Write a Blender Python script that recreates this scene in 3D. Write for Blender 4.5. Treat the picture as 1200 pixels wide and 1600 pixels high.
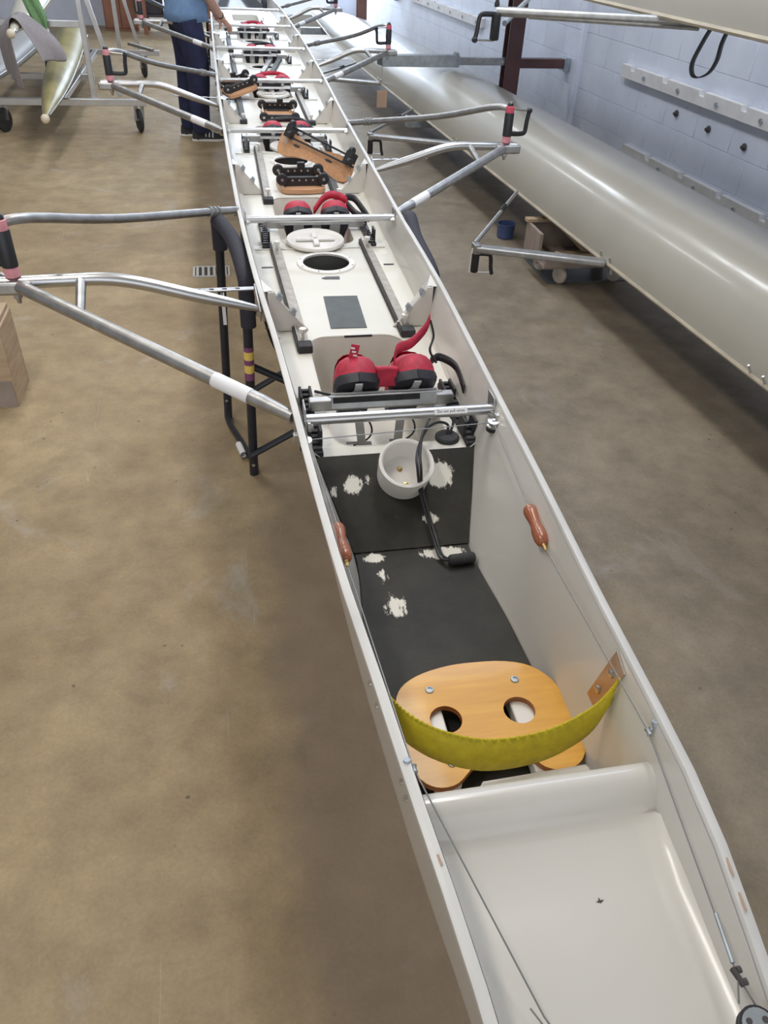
import bpy, bmesh, math, random
import numpy as np
from mathutils import Vector, Matrix
from mathutils.geometry import tessellate_polygon

random.seed(7)
for o in list(bpy.data.objects):
    bpy.data.objects.remove(o)
SC = bpy.context.scene
COL = SC.collection

# ------------------------------------------------------------------ camera
PITCH, YAW, ROLL = .6651, .218, -.0538
cf = Vector((math.sin(YAW)*math.cos(PITCH), math.cos(YAW)*math.cos(PITCH), -math.sin(PITCH)))
cr = Vector((math.cos(YAW), -math.sin(YAW), 0)); cu = cr.cross(cf)
r2 = cr*math.cos(ROLL) - cu*math.sin(ROLL); u2 = cr*math.sin(ROLL) + cu*math.cos(ROLL)
camd = bpy.data.cameras.new('camera'); cam = bpy.data.objects.new('camera', camd); COL.objects.link(cam)
camd.sensor_fit = 'VERTICAL'; camd.sensor_height = 24; camd.sensor_width = 18
camd.lens = 24*1200/1600; camd.clip_start = .02; camd.clip_end = 200
cam.matrix_world = Matrix(((r2.x, u2.x, -cf.x, -.3423), (r2.y, u2.y, -cf.y, 0), (r2.z, u2.z, -cf.z, 1.7178), (0, 0, 0, 1)))
SC.camera = cam

# ------------------------------------------------------------------ world, lights, exposure
W = bpy.data.worlds.new('sky'); SC.world = W; W.use_nodes = True
bg = W.node_tree.nodes['Background']; bg.inputs[0].default_value = (.80, .89, 1, 1); bg.inputs[1].default_value = 1.05
SC.view_settings.view_transform = 'Standard'; SC.view_settings.look = 'None'
SC.view_settings.gamma = 1; SC.view_settings.use_curve_mapping = False
SC.view_settings.exposure = 0.0
def area(name, loc, target, sx, sy, power, col):
    d = bpy.data.lights.new(name, 'AREA'); d.shape = 'RECTANGLE'; d.size = sx; d.size_y = sy
    d.energy = power; d.color = col
    o = bpy.data.objects.new(name, d); COL.objects.link(o); o.location = loc
    o.rotation_euler = (Vector(target)-Vector(loc)).to_track_quat('-Z', 'Y').to_euler()
    return o
area('unseen_front_fill', (-1.5, -3.8, 2.0), (-1.0, 4, .6), 6.0, 3.0, 44, (1, .93, .84))  # soft fill added behind the camera, standing in for an unseen open front
area('daylight_far_door', (.8, 15.6, 1.7), (.9, 8, .6), 3.0, 2.4, 210, (.72, .84, 1))
for i, (x, y) in enumerate([(-1.6, 1.2), (-1.6, 4.6), (-1.6, 8.0), (-1.6, 11.4), (.55, 2.6), (.55, 6.0), (.55, 9.4), (.55, 12.8)]):
    area('roof_light', (x, y, 3.9), (x, y, 0), .38, 1.5, 40 if y < 2 else 41 if y < 7 else 27, (1, .96, .90) if y < 5 else (.93, .96, 1))

for v in (3.6, 9.0):
    area('roof_light_strip', (2.62-.055*(v-7.2)-.25, v, 3.85), (2.62-.055*(v-7.2)-.30, v, 0), .35, 4.6, 75, (.70, .82, 1))

# ------------------------------------------------------------------ materials
def nt(m):
    m.use_nodes = True; t = m.node_tree
    return t, t.nodes['Principled BSDF']
MATS = {}
def mat(name, col, rough=.5, metal=0, var=0, scale=8, bump=0, bscale=60, coat=0, stretch=None, col2=None, spec=None, trans=0):
    m = bpy.data.materials.new(name); t, b = nt(m); MATS[name] = m
    b.inputs['Base Color'].default_value = (*col, 1); b.inputs['Roughness'].default_value = rough
    b.inputs['Metallic'].default_value = metal
    if coat: b.inputs['Coat Weight'].default_value = coat; b.inputs['Coat Roughness'].default_value = .08
    if spec is not None: b.inputs['Specular IOR Level'].default_value = spec
    if trans: b.inputs['Transmission Weight'].default_value = trans
    if var or bump or col2:
        tc = t.nodes.new('ShaderNodeTexCoord'); mp = t.nodes.new('ShaderNodeMapping')
        t.links.new(tc.outputs['Object'], mp.inputs[0])
        if stretch: mp.inputs['Scale'].default_value = stretch
    if var or col2:
        n = t.nodes.new('ShaderNodeTexNoise'); n.inputs['Scale'].default_value = scale; n.inputs['Detail'].default_value = 6
        t.links.new(mp.outputs[0], n.inputs['Vector'])
        r = t.nodes.new('ShaderNodeValToRGB'); t.links.new(n.outputs[0], r.inputs[0])
        c2 = col2 or tuple(min(1, c*(1+var)) for c in col); c1 = col if col2 else tuple(c*(1-var) for c in col)
        r.color_ramp.elements[0].position = .3; r.color_ramp.elements[1].position = .7
        r.color_ramp.elements[0].color = (*c1, 1); r.color_ramp.elements[1].color = (*c2, 1)
        t.links.new(r.outputs[0], b.inputs['Base Color'])
    if bump:
        n2 = t.nodes.new('ShaderNodeTexNoise'); n2.inputs['Scale'].default_value = bscale; n2.inputs['Detail'].default_value = 4
        t.links.new(mp.outputs[0], n2.inputs['Vector'])
        bm = t.nodes.new('ShaderNodeBump'); bm.inputs['Strength'].default_value = bump; bm.inputs['Distance'].default_value = .01
        t.links.new(n2.outputs[0], bm.inputs['Height']); t.links.new(bm.outputs[0], b.inputs['Normal'])
    return m
GEL = mat('white_gelcoat', (.66, .635, .59), .28, var=.03, scale=3, coat=.3)
DECKM = mat('cream_deck', (.66, .64, .575), .38, var=.03, scale=5)
INNER = mat('shade_toned_lining', (.05, .05, .055), .5, var=.3, scale=30)  # shade inside the hatch openings is put into this dark lining colour
RIMM = mat('worn_white_gunwale', (.66, .65, .63), .4, var=.1, scale=22, stretch=(1, .3, 1))
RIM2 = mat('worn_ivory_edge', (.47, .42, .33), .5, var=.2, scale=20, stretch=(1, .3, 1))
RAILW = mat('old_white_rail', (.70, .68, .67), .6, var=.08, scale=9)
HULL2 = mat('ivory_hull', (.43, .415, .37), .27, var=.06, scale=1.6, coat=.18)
ALU = mat('brushed_aluminium', (.44, .44, .44), .46, 1, var=.18, scale=26, stretch=(1, 1, 1))
ALUB = mat('bright_aluminium', (.56, .565, .58), .34, 1, var=.06, scale=14)
STEEL = mat('stainless_steel', (.62, .62, .61), .3, 1)
GALV = mat('galvanised_steel', (.40, .44, .47), .5, .75, var=.2, scale=24)
BLACKP = mat('black_plastic', (.022, .023, .027), .42)
RUBBER = mat('black_rubber', (.03, .03, .033), .7, var=.3, scale=40, bump=.15)
NAVYT = mat('black_trestle_paint', (.018, .020, .030), .35, var=.2, scale=12)
FOAM = mat('dark_foam_sleeve', (.030, .030, .045), .75, bump=.2, bscale=90)
WHITEP = mat('white_plastic', (.78, .755, .72), .4, var=.03, scale=10)
LABEL = mat('white_label', (.86, .86, .88), .5)
REDT = mat('red_tape', (.72, .11, .16), .5, var=.2, scale=60)
PINKT = mat('pink_collar', (.75, .32, .36), .5, var=.15, scale=60)
YELT = mat('yellow_tape', (.86, .62, .14), .5)
PURT = mat('purple_tape', (.22, .07, .18), .5)
REDS = mat('red_shoe_fabric', (.48, .022, .055), .6, var=.25, scale=40, bump=.2, bscale=200)
DARKS = mat('dark_shoe_sole', (.035, .035, .045), .5, var=.2, scale=40)
GREYS = mat('grey_sole_plate', (.60, .60, .60), .5)
RAILM = mat('worn_rail', (.36, .33, .29), .5, .55, var=.2, scale=30)
WOOD = mat('varnished_pale_wood', (.62, .285, .020), .42, scale=7, stretch=(1.2, 10, 10), col2=(.73, .375, .035), coat=.15, bump=.02)
SEATW = mat('brown_plywood', (.52, .27, .14), .4, scale=9, stretch=(1, 9, 9), col2=(.64, .36, .20), coat=.2)
HANDW = mat('red_brown_turned_wood', (.30, .085, .035), .35, scale=9, stretch=(8, 1, 8), col2=(.40, .13, .06), coat=.5)
CRATE = mat('raw_plywood', (.40, .28, .18), .7, scale=6, stretch=(1, 1, 7), col2=(.52, .40, .28))
CRATED = mat('old_grey_wood', (.24, .19, .16), .8, scale=6, stretch=(1, 7, 1), col2=(.36, .30, .26))
BRASS = mat('brass', (.62, .45, .2), .35, 1)
COPPER = mat('rusty_plate', (.62, .55, .50), .38, .8, scale=26, col2=(.60, .36, .20))
STRAP = mat('yellow_webbing', (.56, .45, .012), .65, var=.12, scale=60, bump=.25, bscale=300)
DARKPLATE = mat('charcoal_grip_pad', (.085, .095, .10), .6, var=.12, scale=20)
BROWNST = mat('brown_painted_steel', (.10, .045, .045), .5, var=.2, scale=10)
CARD = mat('brown_cardboard', (.50, .34, .24), .8)
OLIVE = mat('olive_hull', (.25, .215, .065), .45, scale=3.5, col2=(.37, .31, .12), coat=.1)
CREAM = mat('cream_hull', (.70, .67, .55), .3, coat=.3)
TOWEL = mat('grey_towel', (.36, .33, .34), .95, var=.08, scale=60, bump=.4, bscale=250)
GREENC = mat('green_cloth', (.20, .36, .17), .9, var=.1, scale=40)
TREAD = mat('grey_tyre', (.16, .15, .15), .8)
WHEELW = mat('cream_caster_wheel', (.55, .48, .40), .6, var=.12, scale=20)
NAVY = mat('navy_trousers', (.020, .026, .075), .85, var=.25, scale=12, bump=.25, bscale=35)
SHIRT = mat('blue_shirt', (.16, .27, .46), .85, var=.1, scale=20, bump=.2, bscale=40)
SKIN = mat('skin', (.55, .30, .22), .55, var=.08, scale=18)
HAIR = mat('brown_hair', (.10, .06, .04), .8)
SHOEB = mat('black_trainer', (.03, .03, .035), .7)
TAN = mat('tan_cabinet', (.30, .13, .08), .6, var=.2, scale=4)
DARKM = mat('dark_machine', (.05, .045, .055), .6, var=.3, scale=8)
YELP = mat('yellow_hose', (.65, .36, .05), .5)
BLUEP = mat('blue_plastic', (.06, .09, .22), .4)
MARK = mat('dark_rust_mark', (.07, .06, .06), .8)
CEILM = mat('ceiling_paint', (.6, .6, .58), .9)
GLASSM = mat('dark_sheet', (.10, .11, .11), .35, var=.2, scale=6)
BARK = mat('weathered_post_wood', (.20, .10, .08), .7, var=.2, scale=6)

def N(t, typ, **kw):
    n = t.nodes.new(typ)
    for k, v in kw.items():
        if k.startswith('i_'):
            key = k[2:]; n.inputs[int(key) if key.isdigit() else key].default_value = v
        else: setattr(n, k, v)
    return n
# concrete floor
CONC = bpy.data.materials.new('stained_concrete'); t, b = nt(CONC)
tc = N(t, 'ShaderNodeTexCoord')
def noise(scale, detail=6, rough=.55, vec=None, dist=0):
    n = N(t, 'ShaderNodeTexNoise'); n.inputs['Scale'].default_value = scale; n.inputs['Detail'].default_value = detail
    n.inputs['Roughness'].default_value = rough; n.inputs['Distortion'].default_value = dist
    t.links.new(vec or tc.outputs['Object'], n.inputs['Vector']); return n
def ramp(src, p0, c0, p1, c1):
    r = N(t, 'ShaderNodeValToRGB'); t.links.new(src, r.inputs[0])
    r.color_ramp.elements[0].position = p0; r.color_ramp.elements[1].position = p1
    r.color_ramp.elements[0].color = (*c0, 1); r.color_ramp.elements[1].color = (*c1, 1); return r
def mix(fac, a, bb, typ='MIX'):
    m = N(t, 'ShaderNodeMix', data_type='RGBA', blend_type=typ)
    if isinstance(fac, float): m.inputs[0].default_value = fac
    else: t.links.new(fac, m.inputs[0])
    for s, v in ((6, a), (7, bb)):
        if isinstance(v, tuple): m.inputs[s].default_value = (*v, 1)
        else: t.links.new(v, m.inputs[s])
    return m.outputs[2]
big = ramp(noise(.9, 5, .6, dist=.4).outputs[0], .36, (.310, .228, .125), .66, (.445, .345, .205))
med = ramp(noise(7, 8, .65).outputs[0], .3, (.72, .70, .68), .7, (1.12, 1.1, 1.08))
c = mix(1.0, big.outputs[0], med.outputs[0], 'MULTIPLY')
fine = ramp(noise(95, 4, .7).outputs[0], .25, (.80, .80, .80), .7, (1.08, 1.08, 1.08))
c = mix(.8, c, fine.outputs[0], 'MULTIPLY')
st = ramp(noise(2.6, 6, .7, dist=.8).outputs[0], .60, (0, 0, 0), .75, (1, 1, 1))
c = mix(N(t, 'ShaderNodeMath', operation='MULTIPLY').outputs[0], c, (.17, .13, .095))
mm = [n for n in t.nodes if n.type == 'MATH'][-1]; t.links.new(st.outputs[0], mm.inputs[0]); mm.inputs[1].default_value = .55
# grey scuffs
sc = ramp(noise(1.7, 7, .7, dist=1.2).outputs[0], .58, (0, 0, 0), .72, (.5, .5, .5))
c = mix(sc.outputs[0], c, (.44, .41, .37))
# a long darker, redder strip beneath the hull
sx = N(t, 'ShaderNodeSeparateXYZ'); t.links.new(tc.outputs['Object'], sx.inputs[0])
def mathn(op, a, bb=None):
    m = N(t, 'ShaderNodeMath', operation=op)
    for i, v in enumerate((a, bb)):
        if v is None: continue
        if isinstance(v, (int, float)): m.inputs[i].default_value = v
        else: t.links.new(v, m.inputs[i])
    return m.outputs[0]
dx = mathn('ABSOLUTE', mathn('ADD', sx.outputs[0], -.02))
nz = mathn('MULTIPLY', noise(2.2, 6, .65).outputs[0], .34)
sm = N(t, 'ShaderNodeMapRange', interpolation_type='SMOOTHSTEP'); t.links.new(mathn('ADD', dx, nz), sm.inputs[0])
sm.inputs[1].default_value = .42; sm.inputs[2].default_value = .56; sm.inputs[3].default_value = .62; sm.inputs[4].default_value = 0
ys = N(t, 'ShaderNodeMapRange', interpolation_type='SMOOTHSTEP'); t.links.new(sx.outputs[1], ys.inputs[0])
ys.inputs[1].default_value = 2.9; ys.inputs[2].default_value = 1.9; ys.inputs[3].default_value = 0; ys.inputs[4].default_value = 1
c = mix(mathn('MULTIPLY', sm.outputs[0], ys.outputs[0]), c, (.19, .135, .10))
# greyer, darker right of the boat: dimmer light and wear put into colour; scratches
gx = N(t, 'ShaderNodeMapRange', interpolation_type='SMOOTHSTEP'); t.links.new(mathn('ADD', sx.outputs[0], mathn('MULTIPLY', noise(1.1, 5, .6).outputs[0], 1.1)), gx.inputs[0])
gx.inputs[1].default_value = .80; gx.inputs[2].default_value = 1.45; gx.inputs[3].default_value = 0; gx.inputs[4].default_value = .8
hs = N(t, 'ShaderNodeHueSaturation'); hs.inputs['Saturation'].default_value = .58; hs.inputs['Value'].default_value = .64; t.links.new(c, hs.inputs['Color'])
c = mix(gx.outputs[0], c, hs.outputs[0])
ms = N(t, 'ShaderNodeMapping'); ms.inputs['Rotation'].default_value = (0, 0, .6); ms.inputs['Scale'].default_value = (40, 1.6, 1); t.links.new(tc.outputs['Object'], ms.inputs[0])
sk = ramp(noise(1, 3, .6, ms.outputs[0], 1.5).outputs[0], .71, (0, 0, 0), .75, (.35, .35, .35)); c = mix(sk.outputs[0], c, (.52, .48, .42))
vo = N(t, 'ShaderNodeTexVoronoi'); vo.inputs['Scale'].default_value = 13; t.links.new(tc.outputs['Object'], vo.inputs['Vector'])
vm = mathn('ADD', vo.outputs['Distance'], mathn('MULTIPLY', mathn('SUBTRACT', noise(90, 4, .7).outputs[0], .5), .12))
sp = ramp(vm, .055, (.75, .75, .75), .085, (0, 0, 0)); gate = ramp(noise(2.3, 3).outputs[0], .48, (0, 0, 0), .60, (1, 1, 1))
c = mix(mathn('MULTIPLY', sp.outputs[0], gate.outputs[0]), c, (.075, .055, .038))
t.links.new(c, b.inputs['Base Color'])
rr = N(t, 'ShaderNodeMapRange'); t.links.new(noise(5, 6).outputs[0], rr.inputs[0]); rr.inputs[3].default_value = .42; rr.inputs[4].default_value = .72
t.links.new(rr.outputs[0], b.inputs['Roughness'])
bp = N(t, 'ShaderNodeBump'); bp.inputs['Strength'].default_value = .12; bp.inputs['Distance'].default_value = .004
t.links.new(noise(60, 6, .7).outputs[0], bp.inputs['Height']); t.links.new(bp.outputs[0], b.inputs['Normal'])
# painted block
BLOCK = bpy.data.materials.new('white_painted_block'); t, b = nt(BLOCK); tc = N(t, 'ShaderNodeTexCoord')
gm = N(t, 'ShaderNodeNewGeometry')
base = ramp(noise(3, 6, .6, gm.outputs['Position']).outputs[0], .3, (.63, .67, .78), .7, (.74, .78, .88))
sp = ramp(noise(14, 5, .8, gm.outputs['Position'], .6).outputs[0], .66, (0, 0, 0), .72, (1, 1, 1))
cc = mix(sp.outputs[0], base.outputs[0], (.26, .26, .30)); t.links.new(cc, b.inputs['Base Color'])
b.inputs['Roughness'].default_value = .55
bp = N(t, 'ShaderNodeBump'); bp.inputs['Strength'].default_value = .25; bp.inputs['Distance'].default_value = .006
t.links.new(noise(30, 6, .7, gm.outputs['Position']).outputs[0], bp.inputs['Height']); t.links.new(bp.outputs[0], b.inputs['Normal'])
# worn black mat: patches of paint rubbed through to the white shell (position in world, mesh coordinates)
MATM = bpy.data.materials.new('worn_black_mat'); t, b = nt(MATM); tc = N(t, 'ShaderNodeTexCoord')
gm = N(t, 'ShaderNodeNewGeometry'); pos = gm.outputs['Position']
col = ramp(noise(7, 8, .65, pos).outputs[0], .3, (.015, .0145, .0125), .72, (.044, .041, .032)).outputs[0]
scr = ramp(noise(40, 8, .8, pos).outputs[0], .64, (0, 0, 0), .75, (.6, .6, .6))
col = mix(scr.outputs[0], col, (.12, .12, .105))
mpp = N(t, 'ShaderNodeMapping'); mpp.inputs['Scale'].default_value = (100, 40, 40); t.links.new(pos, mpp.inputs[0])
nzs = noise(1.0, 6, .75, mpp.outputs[0])
tot = None
for (px, py, pz, sxx, syy, amt) in [(-.105, 1.424, .663, .020, .022, 1.0), (-.150, 1.408, .655, .016, .022, .62), (-.07, 1.43, .666, .016, .02, .6), (.104, 1.430, .667, .026, .026, 1.1), (.063, 1.335, .614, .017, .016, .92),
                              (-.082, 1.256, .58, .022, .013, 1.0), (.078, 1.252, .58, .040, .016, 1.1), (-.062, 1.10, .58, .034, .055, .66), (-.072, 1.20, .58, .02, .035, .62)]:
    sub = N(t, 'ShaderNodeVectorMath', operation='SUBTRACT'); t.links.new(pos, sub.inputs[0]); sub.inputs[1].default_value = (px, py, pz)
    sc2 = N(t, 'ShaderNodeVectorMath', operation='MULTIPLY'); t.links.new(sub.outputs[0], sc2.inputs[0]); sc2.inputs[1].default_value = (1/sxx, 1/syy, 1/(syy*1.2))
    ln = N(t, 'ShaderNodeVectorMath', operation='LENGTH'); t.links.new(sc2.outputs[0], ln.inputs[0])
    v = mathn('SUBTRACT', amt, mathn('MULTIPLY', ln.outputs['Value'], .62))
    tot = v if tot is None else mathn('MAXIMUM', tot, v)
sm = N(t, 'ShaderNodeMapRange'); t.links.new(mathn('ADD', tot, mathn('MULTIPLY', mathn('SUBTRACT', nzs.outputs[0], .5), 1.5)), sm.inputs[0])
sm.inputs[1].default_value = .30; sm.inputs[2].default_value = .42
col = mix(sm.outputs[0], col, (.74, .71, .63))
t.links.new(col, b.inputs['Base Color']); b.inputs['Roughness'].default_value = .55; b.inputs['Specular IOR Level'].default_value = .28
bp = N(t, 'ShaderNodeBump'); bp.inputs['Strength'].default_value = .2; bp.inputs['Distance'].default_value = .004
t.links.new(noise(120, 6, .7, pos).outputs[0], bp.inputs['Height']); t.links.new(bp.outputs[0], b.inputs['Normal'])

# ------------------------------------------------------------------ mesh helpers
class MB:
    def __init__(s): s.v = []; s.f = []; s.m = []
    def add(s, vs, fs, m=0):
        o = len(s.v); s.v += [Vector(p) for p in vs]
        for f in fs: s.f.append(tuple(i+o for i in f)); s.m.append(m)
        return s
    def box(s, c, size, rot=None, m=0):
        x, y, z = (d/2 for d in size); c = Vector(c)
        vs = [Vector(p) for p in ((-x,-y,-z),(x,-y,-z),(x,y,-z),(-x,y,-z),(-x,-y,z),(x,-y,z),(x,y,z),(-x,y,z))]
        if rot is not None: vs = [rot @ p for p in vs]
        return s.add([p+c for p in vs], [(0,3,2,1),(4,5,6,7),(0,1,5,4),(1,2,6,5),(2,3,7,6),(3,0,4,7)], m)
    def bar(s, a, b, w, h, up=(0,0,1), m=0):
        a, b = Vector(a), Vector(b); d = (b-a); L = d.length; d.normalize()
        up = Vector(up); up = Vector((0, 1, 0)) if abs(d.dot(up.normalized())) > .98 else up; x = d.cross(up); x.normalize(); z = x.cross(d)
        return s.box((a+b)/2, (w, L, h), Matrix((x, d, z)).transposed(), m)
    def tube(s, path, r, n=10, m=0, flat=1, up=None, caps=True):
        P = [Vector(p) for p in path]; k = len(P)
        rs = r if isinstance(r, (list, tuple)) else [r]*k
        T = []
        for i in range(k):
            d = P[min(i+1, k-1)]-P[max(i-1, 0)]; T.append(d.normalized() if d.length > 1e-9 else Vector((0, 0, 1)))
        ref = Vector(up) if up else (Vector((0, 0, 1)) if abs(T[0].z) < .9 else Vector((1, 0, 0)))
        x = T[0].cross(ref).normalized(); vs = []
        for i in range(k):
            x = (x - T[i]*x.dot(T[i])).normalized(); z = x.cross(T[i])
            for j in range(n):
                a = 2*math.pi*j/n; vs.append(P[i]+x*math.cos(a)*rs[i]+z*math.sin(a)*rs[i]*flat)
        fs = [(i*n+j, i*n+(j+1) % n, (i+1)*n+(j+1) % n, (i+1)*n+j) for i in range(k-1) for j in range(n)]
        if caps: fs += [tuple(range(n-1, -1, -1)), tuple((k-1)*n+j for j in range(n))]
        return s.add(vs, fs, m)
    def lathe(s, prof, c, axis=(0, 0, 1), n=20, m=0):
        c = Vector(c); az = Vector(axis).normalized(); ax = az.orthogonal().normalized(); ay = az.cross(ax)
        vs = []; fs = []
        for (r, h) in prof:
            for j in range(n):
                a = 2*math.pi*j/n; vs.append(c+az*h+ax*math.cos(a)*r+ay*math.sin(a)*r)
        for i in range(len(prof)-1):
            for j in range(n): fs.append((i*n+j, i*n+(j+1) % n, (i+1)*n+(j+1) % n, (i+1)*n+j))
        if prof[0][0] > 1e-5: fs.append(tuple(range(n-1, -1, -1)))
        if prof[-1][0] > 1e-5: fs.append(tuple((len(prof)-1)*n+j for j in range(n)))
        return s.add(vs, fs, m)
    def ring(s, prof, c, axis=(0, 0, 1), n=24, m=0):   # closed profile swept round an axis
        c = Vector(c); az = Vector(axis).normalized(); ax = az.orthogonal().normalized(); ay = az.cross(ax)
        k = len(prof); vs = []; fs = []
        for (r, h) in prof:
            for j in range(n):
                a = 2*math.pi*j/n; vs.append(c+az*h+ax*math.cos(a)*r+ay*math.sin(a)*r)
        for i in range(k):
            for j in range(n): fs.append((i*n+j, i*n+(j+1) % n, ((i+1) % k)*n+(j+1) % n, ((i+1) % k)*n+j))
        return s.add(vs, fs, m)
    def grid(s, rows, m=0, flip=False):
        k = len(rows[0]); vs = [p for r in rows for p in r]
        fs = [(i*k+j, i*k+j+1, (i+1)*k+j+1, (i+1)*k+j) for i in range(len(rows)-1) for j in range(k-1)]
        if flip: fs = [f[::-1] for f in fs]
        return s.add(vs, fs, m)
    def prism(s, outer, org, ux, uy, th, holes=(), m=0, ms=None):
        org, ux, uy = Vector(org), Vector(ux), Vector(uy); n = ux.cross(uy).normalized()
        loops = [list(outer)]+[list(h) for h in holes]
        flat = [p for l in loops for p in l]
        tris = tessellate_polygon([[Vector((x, y, 0)) for x, y in l] for l in loops])
        bot = [org+ux*x+uy*y for x, y in flat]; top = [p+n*th for p in bot]; k = len(flat)
        fs = []
        for a, b2, c2 in tris:
            A, B, C = (Vector((*flat[i], 0)) for i in (a, b2, c2))
            if (B-A).cross(C-A).z < 0: b2, c2 = c2, b2
            fs += [(a+k, b2+k, c2+k), (a, c2, b2)]
        s.add(bot+top, fs, m)
        o = 0
        for li, l in enumerate(loops):
            q = len(l); ar = sum(l[i][0]*l[(i+1) % q][1]-l[(i+1) % q][0]*l[i][1] for i in range(q))
            vs = [bot[o+i] for i in range(q)]+[top[o+i] for i in range(q)]
            ss = [(i, (i+1) % q, q+(i+1) % q, q+i) for i in range(q)]
            if (ar < 0) != (li > 0): ss = [f[::-1] for f in ss]
            s.add(vs, ss, m if ms is None else ms); o += q
        return s
    def ell(s, c, r, n=14, k=9, rot=None, m=0):
        c = Vector(c); vs = []
        for i in range(k+1):
            ph = math.pi*i/k
            for j in range(n):
                a = 2*math.pi*j/n
                p = Vector((r[0]*math.sin(ph)*math.cos(a), r[1]*math.sin(ph)*math.sin(a), r[2]*math.cos(ph)))
                vs.append(c+(rot @ p if rot is not None else p))
        fs = [(i*n+j, (i+1)*n+j, (i+1)*n+(j+1) % n, i*n+(j+1) % n) for i in range(k) for j in range(n)]
        return s.add(vs, fs, m)

def wloc(o):
    l = Vector((0, 0, 0))
    while o is not None: l += Vector(o.location); o = o.parent
    return l
def build(name, mb, mats, parent=None, angle=35, bev=0, seg=2, kind=None, origin=None):
    me = bpy.data.meshes.new(name)
    P = np.array([tuple(p) for p in mb.v])
    c = Vector(tuple((P.min(0)+P.max(0))/2)) if origin is None else Vector(origin)
    me.from_pydata([tuple(p-c) for p in mb.v], [], mb.f)
    if not isinstance(mats, (list, tuple)): mats = [mats]
    for m in mats: me.materials.append(m)
    if len(mats) > 1: me.polygons.foreach_set('material_index', mb.m)
    bm = bmesh.new(); bm.from_mesh(me); bmesh.ops.remove_doubles(bm, verts=bm.verts, dist=1e-6)
    bm.to_mesh(me); bm.free()
    me.polygons.foreach_set('use_smooth', [True]*len(me.polygons)); me.set_sharp_from_angle(angle=math.radians(angle))
    o = bpy.data.objects.new(name, me); COL.objects.link(o)
    if parent is not None: o.parent = parent
    o.location = c - (wloc(parent) if parent is not None else Vector((0, 0, 0)))
    if bev:
        md = o.modifiers.new('bevel', 'BEVEL'); md.width = bev; md.segments = seg; md.limit_method = 'ANGLE'; md.angle_limit = .6
    if kind: o['kind'] = kind
    return o
def tag(o, label, cat, group=None):
    o['label'] = label; o['category'] = cat
    if group: o['group'] = group
    return o
def thing(name, loc, label, cat, group=None):
    o = bpy.data.objects.new(name, None); COL.objects.link(o); o.location = loc; o.empty_display_size = .1
    return tag(o, label, cat, group)
def struct(name, mb, m, parent=None, **k):
    return build(name, mb, m, parent, kind='structure', **k)
def copy_tree(o, delta=(0, 0, 0), label=None, parent=None):
    c = o.copy(); COL.objects.link(c)
    if parent is not None: c.parent = parent
    else: c.location = Vector(o.location)+Vector(delta)
    if label: c['label'] = label
    for ch in [x for x in o.children]: copy_tree(ch, parent=c)
    return c
def curve(xs, ys):
    xs, ys = np.array(xs, float), np.array(ys, float); h = np.diff(xs); d = np.diff(ys)/h
    mslope = np.zeros(len(xs)); mslope[0], mslope[-1] = d[0], d[-1]
    for i in range(1, len(xs)-1):
        mslope[i] = 0 if d[i-1]*d[i] <= 0 else 2*d[i-1]*d[i]/(d[i-1]+d[i])
    def f(x):
        i = int(np.clip(np.searchsorted(xs, x)-1, 0, len(h)-1)); u = min(max((x-xs[i])/h[i], 0), 1)
        return float((2*u**3-3*u*u+1)*ys[i]+(u**3-2*u*u+u)*h[i]*mslope[i]+(-2*u**3+3*u*u)*ys[i+1]+(u**3-u*u)*h[i]*mslope[i+1])
    return f
def bez(p0, p1, p2, p3, n=10):
    p0, p1, p2, p3 = map(Vector, (p0, p1, p2, p3)); out = []
    for i in range(n+1):
        u = i/n; out.append(p0*(1-u)**3+p1*3*u*(1-u)**2+p2*3*u*u*(1-u)+p3*u**3)
    return out
def smooth_path(pts, n=6):
    P = [Vector(p) for p in pts]; out = []
    for i in range(len(P)-1):
        a, b, c, d = P[max(i-1, 0)], P[i], P[i+1], P[min(i+2, len(P)-1)]
        for j in range(n):
            u = j/n; out.append(.5*((2*b)+(c-a)*u+(2*a-5*b+4*c-d)*u*u+(3*b-a-3*c+d)*u**3))
    return out+[P[-1]]
# room frame: the right wall and the racked boats run 3 degrees off the boat's axis
def rm(u, v, z): return Vector((2.65+.9985*u-.055*(v-7.2), 7.2+.055*u+.9985*(v-7.2), z))
RU = Vector((.9985, .055, 0)); RV = Vector((-.055, .9985, 0)); RZ = Vector((0, 0, 1))
RROT = Matrix((RU, RV, RZ)).transposed()

# ================================================================== SETTING
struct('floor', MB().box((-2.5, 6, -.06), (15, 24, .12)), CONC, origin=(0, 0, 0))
wr = struct('wall_right', MB().box(rm(.16, 6.0, 2.0), (.28, 20, 4.0), RROT), BLOCK)
bl = MB().box((0, 0, 0), (.03, .3985, .1985)); blk = None
for j in range(8):
    for i in range(29):
        v = 2.3+i*.4+(.2 if j % 2 else 0)
        if blk is None:
            blk = build('block', bl, BLOCK, wr, bev=.002, seg=1, origin=(0, 0, 0)); ob = blk
        else:
            ob = blk.copy(); COL.objects.link(ob)
        ob.location = rm(.012, v, .1+j*.2)-wloc(wr); ob.rotation_euler = RROT.to_euler()
struct('wall_left', MB().box((-8, 6, 2.0), (.3, 20, 4.0)), BLOCK)
wf = MB(); wf.box(rm(-7.6, 16.0, 2.0), (7.6, .3, 4.0), RROT); wf.box(rm(-.15, 16.0, 2.0), (.5, .3, 4.0), RROT); wf.box(rm(-2.1, 16.0, 3.6), (3.6, .3, .8), RROT)
struct('wall_back', wf, BLOCK)
struct('ceiling', MB().box((-2.5, 6, 4.12), (13.5, 20.5, .12)), CEILM)
struct('trim_1', MB().box(rm(-.02, 6.92, .8), (.035, .05, 1.6), RROT), BLOCK)

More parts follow.
